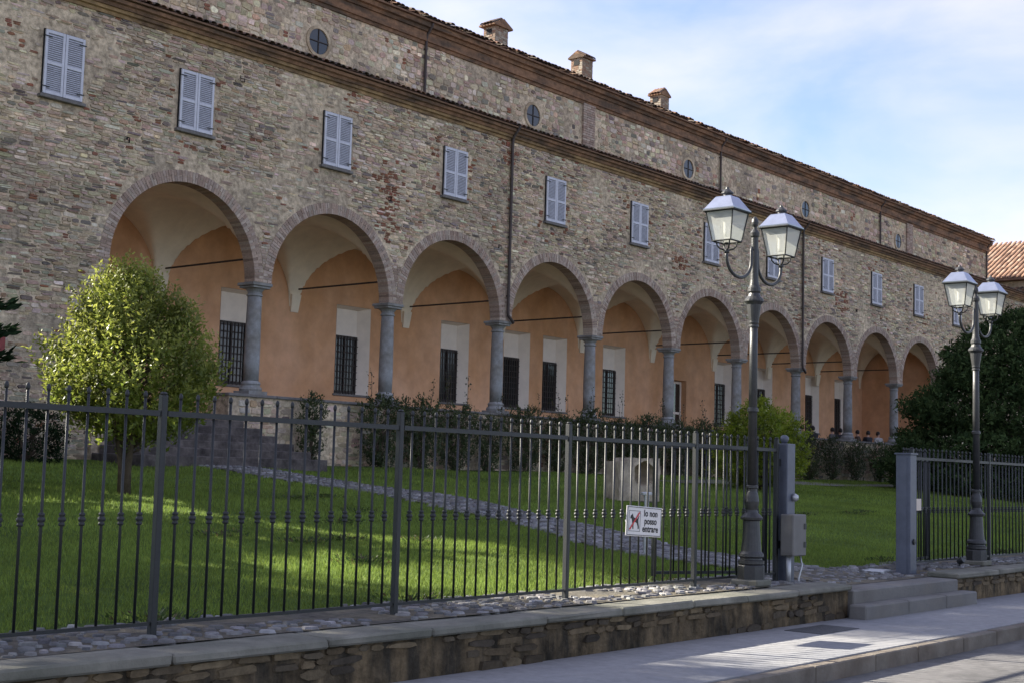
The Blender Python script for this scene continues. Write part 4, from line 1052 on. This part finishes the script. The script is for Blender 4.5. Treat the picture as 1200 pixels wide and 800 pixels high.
# pine just outside the left edge (its branch tips enter the picture) and two unseen trees further left, added and shaped to shade the lawn
def pine(base, h, rad, label, nb=60, z0=.3, seed=1):
    t_ = thing('pine_tree', label, 'tree', base); rr = random.Random(seed)
    k = MB(); k.tube([(0, 0, -.1), (.05, 0, h * .5), (0, .05, h)], [.16, .1, .03], 9); k.build('trunk', 'bark', t_, smooth=True)
    k = MB(); Pl = []; Dl = []
    for i in range(nb):
        z = z0 + (h - z0) * i / nb; a = i * 2.4 + rr.uniform(-.3, .3); tt = (z - z0) / (h - z0); r_ = rad * (.8 + .28 * math.sin(math.pi * tt)) * (1 - .3 * tt) * (.5 if tt > .9 else 1) * rr.uniform(.75, 1.05)
        e_ = Vector((math.cos(a) * r_, math.sin(a) * r_, z + .12 * r_)); s_ = Vector((0, 0, z)); m2 = (s_ + e_) / 2 - Vector((0, 0, .08 * r_))
        k.tube([s_, m2, e_], [.03, .02, .008], 5)
        for q in range(int(120 * r_)):
            u = rr.uniform(.2, 1); p = s_.lerp(e_, u) + Vector((rr.uniform(-.2, .2), rr.uniform(-.2, .2), rr.uniform(-.08, .14))) * (1.1 - .5 * u)
            Pl.append(p); Dl.append((e_ - s_).normalized() + Vector((rr.uniform(-.7, .7), rr.uniform(-.7, .7), rr.uniform(-.2, .7))))
    k.build('branches', 'bark', t_)
    Pl = np.array(Pl); Dl = np.array(Dl); n = len(Pl); lw = rng.uniform(.14, .26, n); C_ = np.array([(.016, .03, .014)]) * rng.uniform(.6, 1.5, (n, 1))
    link('needles', leaves('needles', Pl, Dl, lw, lw * .3, C_, 'needle'), t_)
    return t_
pine((-13.95, -8.2, lawn_z(-13.9, -8.2)), 4.6, 2.06, 'dark pine whose branch tips reach in front of the abbey wall beside the red plaque', 60, seed=3)

leafy((-18.0, -6.5, lawn_z(-18, -6.5)), 'added_shade_tree', 'broad leafy tree added out of view past the abbey end to shade the lawn', 'tree',
      [(.4, 2.4), (1.0, 3.4), (2.6, 3.6), (3.8, 3.4), (4.5, 2.8), (4.8, 1.2)], 3000, 9, .26, .14, ((.03, .06, .014), (.05, .09, .02), (.08, .12, .03)), upb=.3, shoot=.8, trunk=(.22, 2.0), stems=1, shell=.3)
leafy((-21.6, -5.0, lawn_z(-21.6, -5)), 'added_shade_tree', 'tallest broad leafy tree, added out of view outermost past the abbey end for shade', 'tree',
      [(2.6, 1.6), (3.8, 3.0), (6.0, 3.4), (8.5, 3.3), (10.5, 2.9), (12.2, .8)], 3200, 9, .28, .15, ((.03, .06, .014), (.05, .09, .02), (.08, .12, .03)), upb=.3, shoot=.8, trunk=(.24, 2.8), stems=1, shell=.3)
leafy((-12.75, -4.7, lawn_z(-12.7, -4.7)), 'added_shade_shrub', 'tall dark laurel shrub added out of view to shade the lawn past the dark evergreen bush', 'shrub',  # unseen shrub, added to shade the lawn while the round tree stays lit
      [(.05, 1.0), (.6, 1.35), (1.6, 1.4), (2.4, 1.1), (2.9, .4)], 1300, 9, .14, .07, ((.03, .06, .014), (.05, .09, .02), (.08, .12, .03)), upb=.4, shoot=.4, trunk=(.06, .5), shell=.3)
leafy((-15.2, 2.9, 0.5), 'added_shade_pine', 'tall umbrella pine with bare trunk, added out of view to shade lawn and pavement', 'tree',  # unseen pine, added so its high crown shades the lawn and pavement
      [(11.8, .8), (12.6, 2.3), (14.0, 2.8), (15.4, 2.4), (16.6, .9)], 2600, 10, .24, .09, ((.02, .04, .014), (.03, .055, .018), (.05, .08, .025)), upb=.5, shoot=.6, trunk=(.30, 8.2), stems=1, m='needle', shell=.3)
# grass: short blades, one uncountable mass
def grass_patch(n, x0, x1, y0, y1, hmin, hmax, w):
    X = rng.uniform(x0, x1, n); Y = rng.uniform(y0, y1, n)
    PA = np.array([(p.x, p.y) for p in PS]); keep = np.ones(n, bool)
    for i in range(0, n, 20000):
        d = np.min((X[i:i + 20000, None] - PA[None, :, 0]) ** 2 + (Y[i:i + 20000, None] - PA[None, :, 1]) ** 2, axis=1); keep[i:i + 20000] = d > (PW * (.92 + .1 * np.sin(X[i:i + 20000] * 7))) ** 2
    edge = -19.33 + .14 * np.sin(X * 2.1) + .08 * np.sin(X * 5.3 + 1); keep &= (Y > edge)
    X, Y = X[keep], Y[keep]; n = len(X)
    t_ = np.clip((Y + 19.3) / 18.7, 0, 1); Z = 1.25 * t_ + np.where(Y > -19, .035 * np.sin(X * .9 + 1) * np.sin(Y * .8) * np.minimum(1, (Y + 19) / 2), 0) - .005
    pn = .5 + .5 * np.sin(X * 1.3 + 2 * np.sin(Y * .9)) * np.sin(Y * 1.7 + np.sin(X * .6))
    H = rng.uniform(hmin, hmax, n) * (.75 + .5 * pn)
    a = rng.uniform(0, 2 * math.pi, n); lean = rng.uniform(.1, .7, n) * H; ld = rng.uniform(0, 2 * math.pi, n); W_ = w * rng.uniform(.6, 1.3, n)
    B = np.stack([X, Y, Z], 1); A = np.stack([np.cos(a), np.sin(a), np.zeros(n)], 1) * (W_ / 2)[:, None]
    T = B + np.stack([np.cos(ld) * lean, np.sin(ld) * lean, H], 1)
    V = np.stack([B - A, B + A, T], 1).reshape(-1, 3)
    c = np.array([.150, .212, .040]) * rng.uniform(.65, 1.35, (n, 1)) * (.8 + .4 * pn)[:, None] + np.array([.03, .02, .0]) * rng.uniform(0, 1, (n, 1)) ** 3
    return V, np.repeat(c, 3, 0)
parts_ = [grass_patch(150000, -20, -2, -19.6, -14, .03, .065, .010), grass_patch(120000, -16, 14, -14, -7, .035, .075, .015), grass_patch(60000, -12, 40, -7, -1.2, .04, .08, .022), grass_patch(70000, -2, 26, -19.6, -14, .035, .07, .014), grass_patch(50000, 14, 45, -16, -7, .04, .09, .024)]
V = np.concatenate([p[0] for p in parts_]); Cc = np.concatenate([p[1] for p in parts_])
o_ = link('grass', raw_mesh('grass', V, np.arange(len(V)).reshape(-1, 3), Cc, 'grass'), None, 'stuff'); o_['label'] = 'short mown green grass covering the sloping lawn'; o_['category'] = 'grass'
# weeds and low flower clumps
Pl = []; Dl = []; Cl = []
for (wx, wy) in [(-9.2, -13.2), (-7.6, -12.0), (-11.8, -15.3), (-11.0, -15.1), (-9.8, -15.4), (-12.6, -14.6), (-6.9, -9.6), (-5.8, -9.2), (-12.4, -16.9), (5.5, -13.2), (7.5, -13.5), (9.2, -12.9), (11, -13.3), (13, -13.1), (-3.4, -19.2), (1.5, -19.3), (-10.3, -19.45), (-14.2, -19.4), (-17.0, -19.35)]:
    for q in range(150):
        a = random.uniform(0, 6.28); r_ = random.uniform(0, .28) ; Pl.append((wx + r_ * 1.5 * math.cos(a), wy + r_ * math.sin(a), lawn_z(wx, wy) + random.uniform(0, .07))); Dl.append((math.cos(a), math.sin(a), random.uniform(.3, 1.6)))
        Cl.append(random.choice([(.045, .08, .02), (.06, .09, .022), (.085, .07, .03), (.04, .065, .018)]))
n = len(Pl); lw = rng.uniform(.03, .07, n)
o_ = link('weeds', leaves('weeds', np.array(Pl), np.array(Dl), lw, lw * .35, np.array(Cl), 'leaf'), None, 'stuff'); o_['label'] = 'low scattered weeds and flower clumps in the lawn'; o_['category'] = 'weeds'

# ------------------------------------------------------------------ people sitting behind the parapet
def skin_mesh(name, chain, m, root=0):
    """chain: list of (point, radius, parent index)"""
    me = bpy.data.meshes.new(name); bm = bmesh.new(); ly = bm.verts.layers.skin.verify(); vs = []
    for p, r_, par in chain:
        v = bm.verts.new(p); v[ly].radius = (r_, r_); v[ly].use_root = False; vs.append(v)
        if par is not None: bm.edges.new((vs[par], v))
    vs[root][ly].use_root = True; bm.to_mesh(me); bm.free(); me.materials.append(MATS[m])
    tmp = bpy.data.objects.new('tmp', me); COL.objects.link(tmp); md = tmp.modifiers.new('s', 'SKIN'); md.use_smooth_shade = True; sd = tmp.modifiers.new('d', 'SUBSURF'); sd.levels = 1; sd.render_levels = 1
    dg = bpy.context.evaluated_depsgraph_get(); ev = tmp.evaluated_get(dg); out = bpy.data.meshes.new_from_object(ev); bpy.data.objects.remove(tmp); out.name = name
    out.materials.clear(); out.materials.append(MATS[m]); return out
def person(loc, rz, coat, label, lean=.0):
    # origin on the seat; facing +Y; feet on the floor
    f = -.45
    body = [((0, 0, .10), .13, None), ((0, .01 + lean * .3, .30), .12, 0), ((0, lean * .6, .46), .13, 1), ((0, lean, .56), .06, 2), ((0, lean * 1.1, .63), .05, 3), ((0, .015 + lean * 1.1, .70), .085, 4), ((0, .01 + lean * 1.1, .79), .08, 5)]
    i0 = len(body); ch = list(body)
    for s_ in (-1, 1):
        b_ = len(ch); ch += [((s_ * .19, lean, .49), .06, 2), ((s_ * .24, .06 + lean, .26), .045, b_), ((s_ * .12, .27, .18), .034, b_ + 1), ((s_ * .09, .34, .17), .03, b_ + 2)]
        b_ = len(ch); ch += [((s_ * .10, .10, .09), .09, 0), ((s_ * .11, .44, .08), .062, b_), ((s_ * .11, .47, f + .09), .045, b_ + 1), ((s_ * .11, .60, f + .045), .038, b_ + 2)]
    o_ = link('person', skin_mesh('person', ch, 'skin'), None, loc=loc); o_.rotation_euler = (0, 0, rz); tag(o_, label, 'person', 'people sitting in the arcade')
    ct = [(p, r_ * 1.42, par) for p, r_, par in body[:3]]; ct.append(((0, lean, .555), .115, 2))
    for s_ in (-1, 1): b_ = len(ct); ct += [((s_ * .19, lean, .49), .105, 2), ((s_ * .24, .06 + lean, .26), .085, b_), ((s_ * .13, .25, .185), .066, b_ + 1)]
    link('coat', skin_mesh('coat', ct, coat), o_)
    tr = [((0, .02, .09), .16, None)]
    for s_ in (-1, 1): b_ = len(tr); tr += [((s_ * .10, .12, .09), .125, 0), ((s_ * .11, .44, .08), .09, b_), ((s_ * .11, .47, f + .11), .07, b_ + 1)]
    link('trousers', skin_mesh('trousers', tr, 'trousers'), o_)
    k = MB(); k.lathe([(.088, .68), (.10, .74), (.096, .80), (.07, .85), (.02, .875)], 12, (0, -.015 + lean * 1.1)); k.build('hair', 'hair_dark', o_, smooth=True)
    return o_
for (px, rz, coat, lab, le) in [(31.9, R(20), 'coat_black', 'person in black sitting behind the parapet next to the yellow-green shrub', .05), (33.0, R(-25), 'coat_black', 'person in black leaning forward behind the parapet, second from the shrub', .14), (34.7, R(15), 'coat_grey', 'person in grey sitting upright behind the parapet', 0.0), (35.6, R(-30), 'coat_black', 'person in a black coat sitting beside the person in grey', .05), (37.5, R(35), 'coat_brown', 'person in brown sitting behind the parapet beyond the column', .08), (38.5, R(-20), 'coat_black', 'person in black sitting beside the person in pale clothes', .02), (39.6, R(160), 'coat_pale', 'person in pale clothes sitting behind the parapet nearest the yew', 0.0)]:
    person((px, .62, 2.77), rz, coat, lab, le)
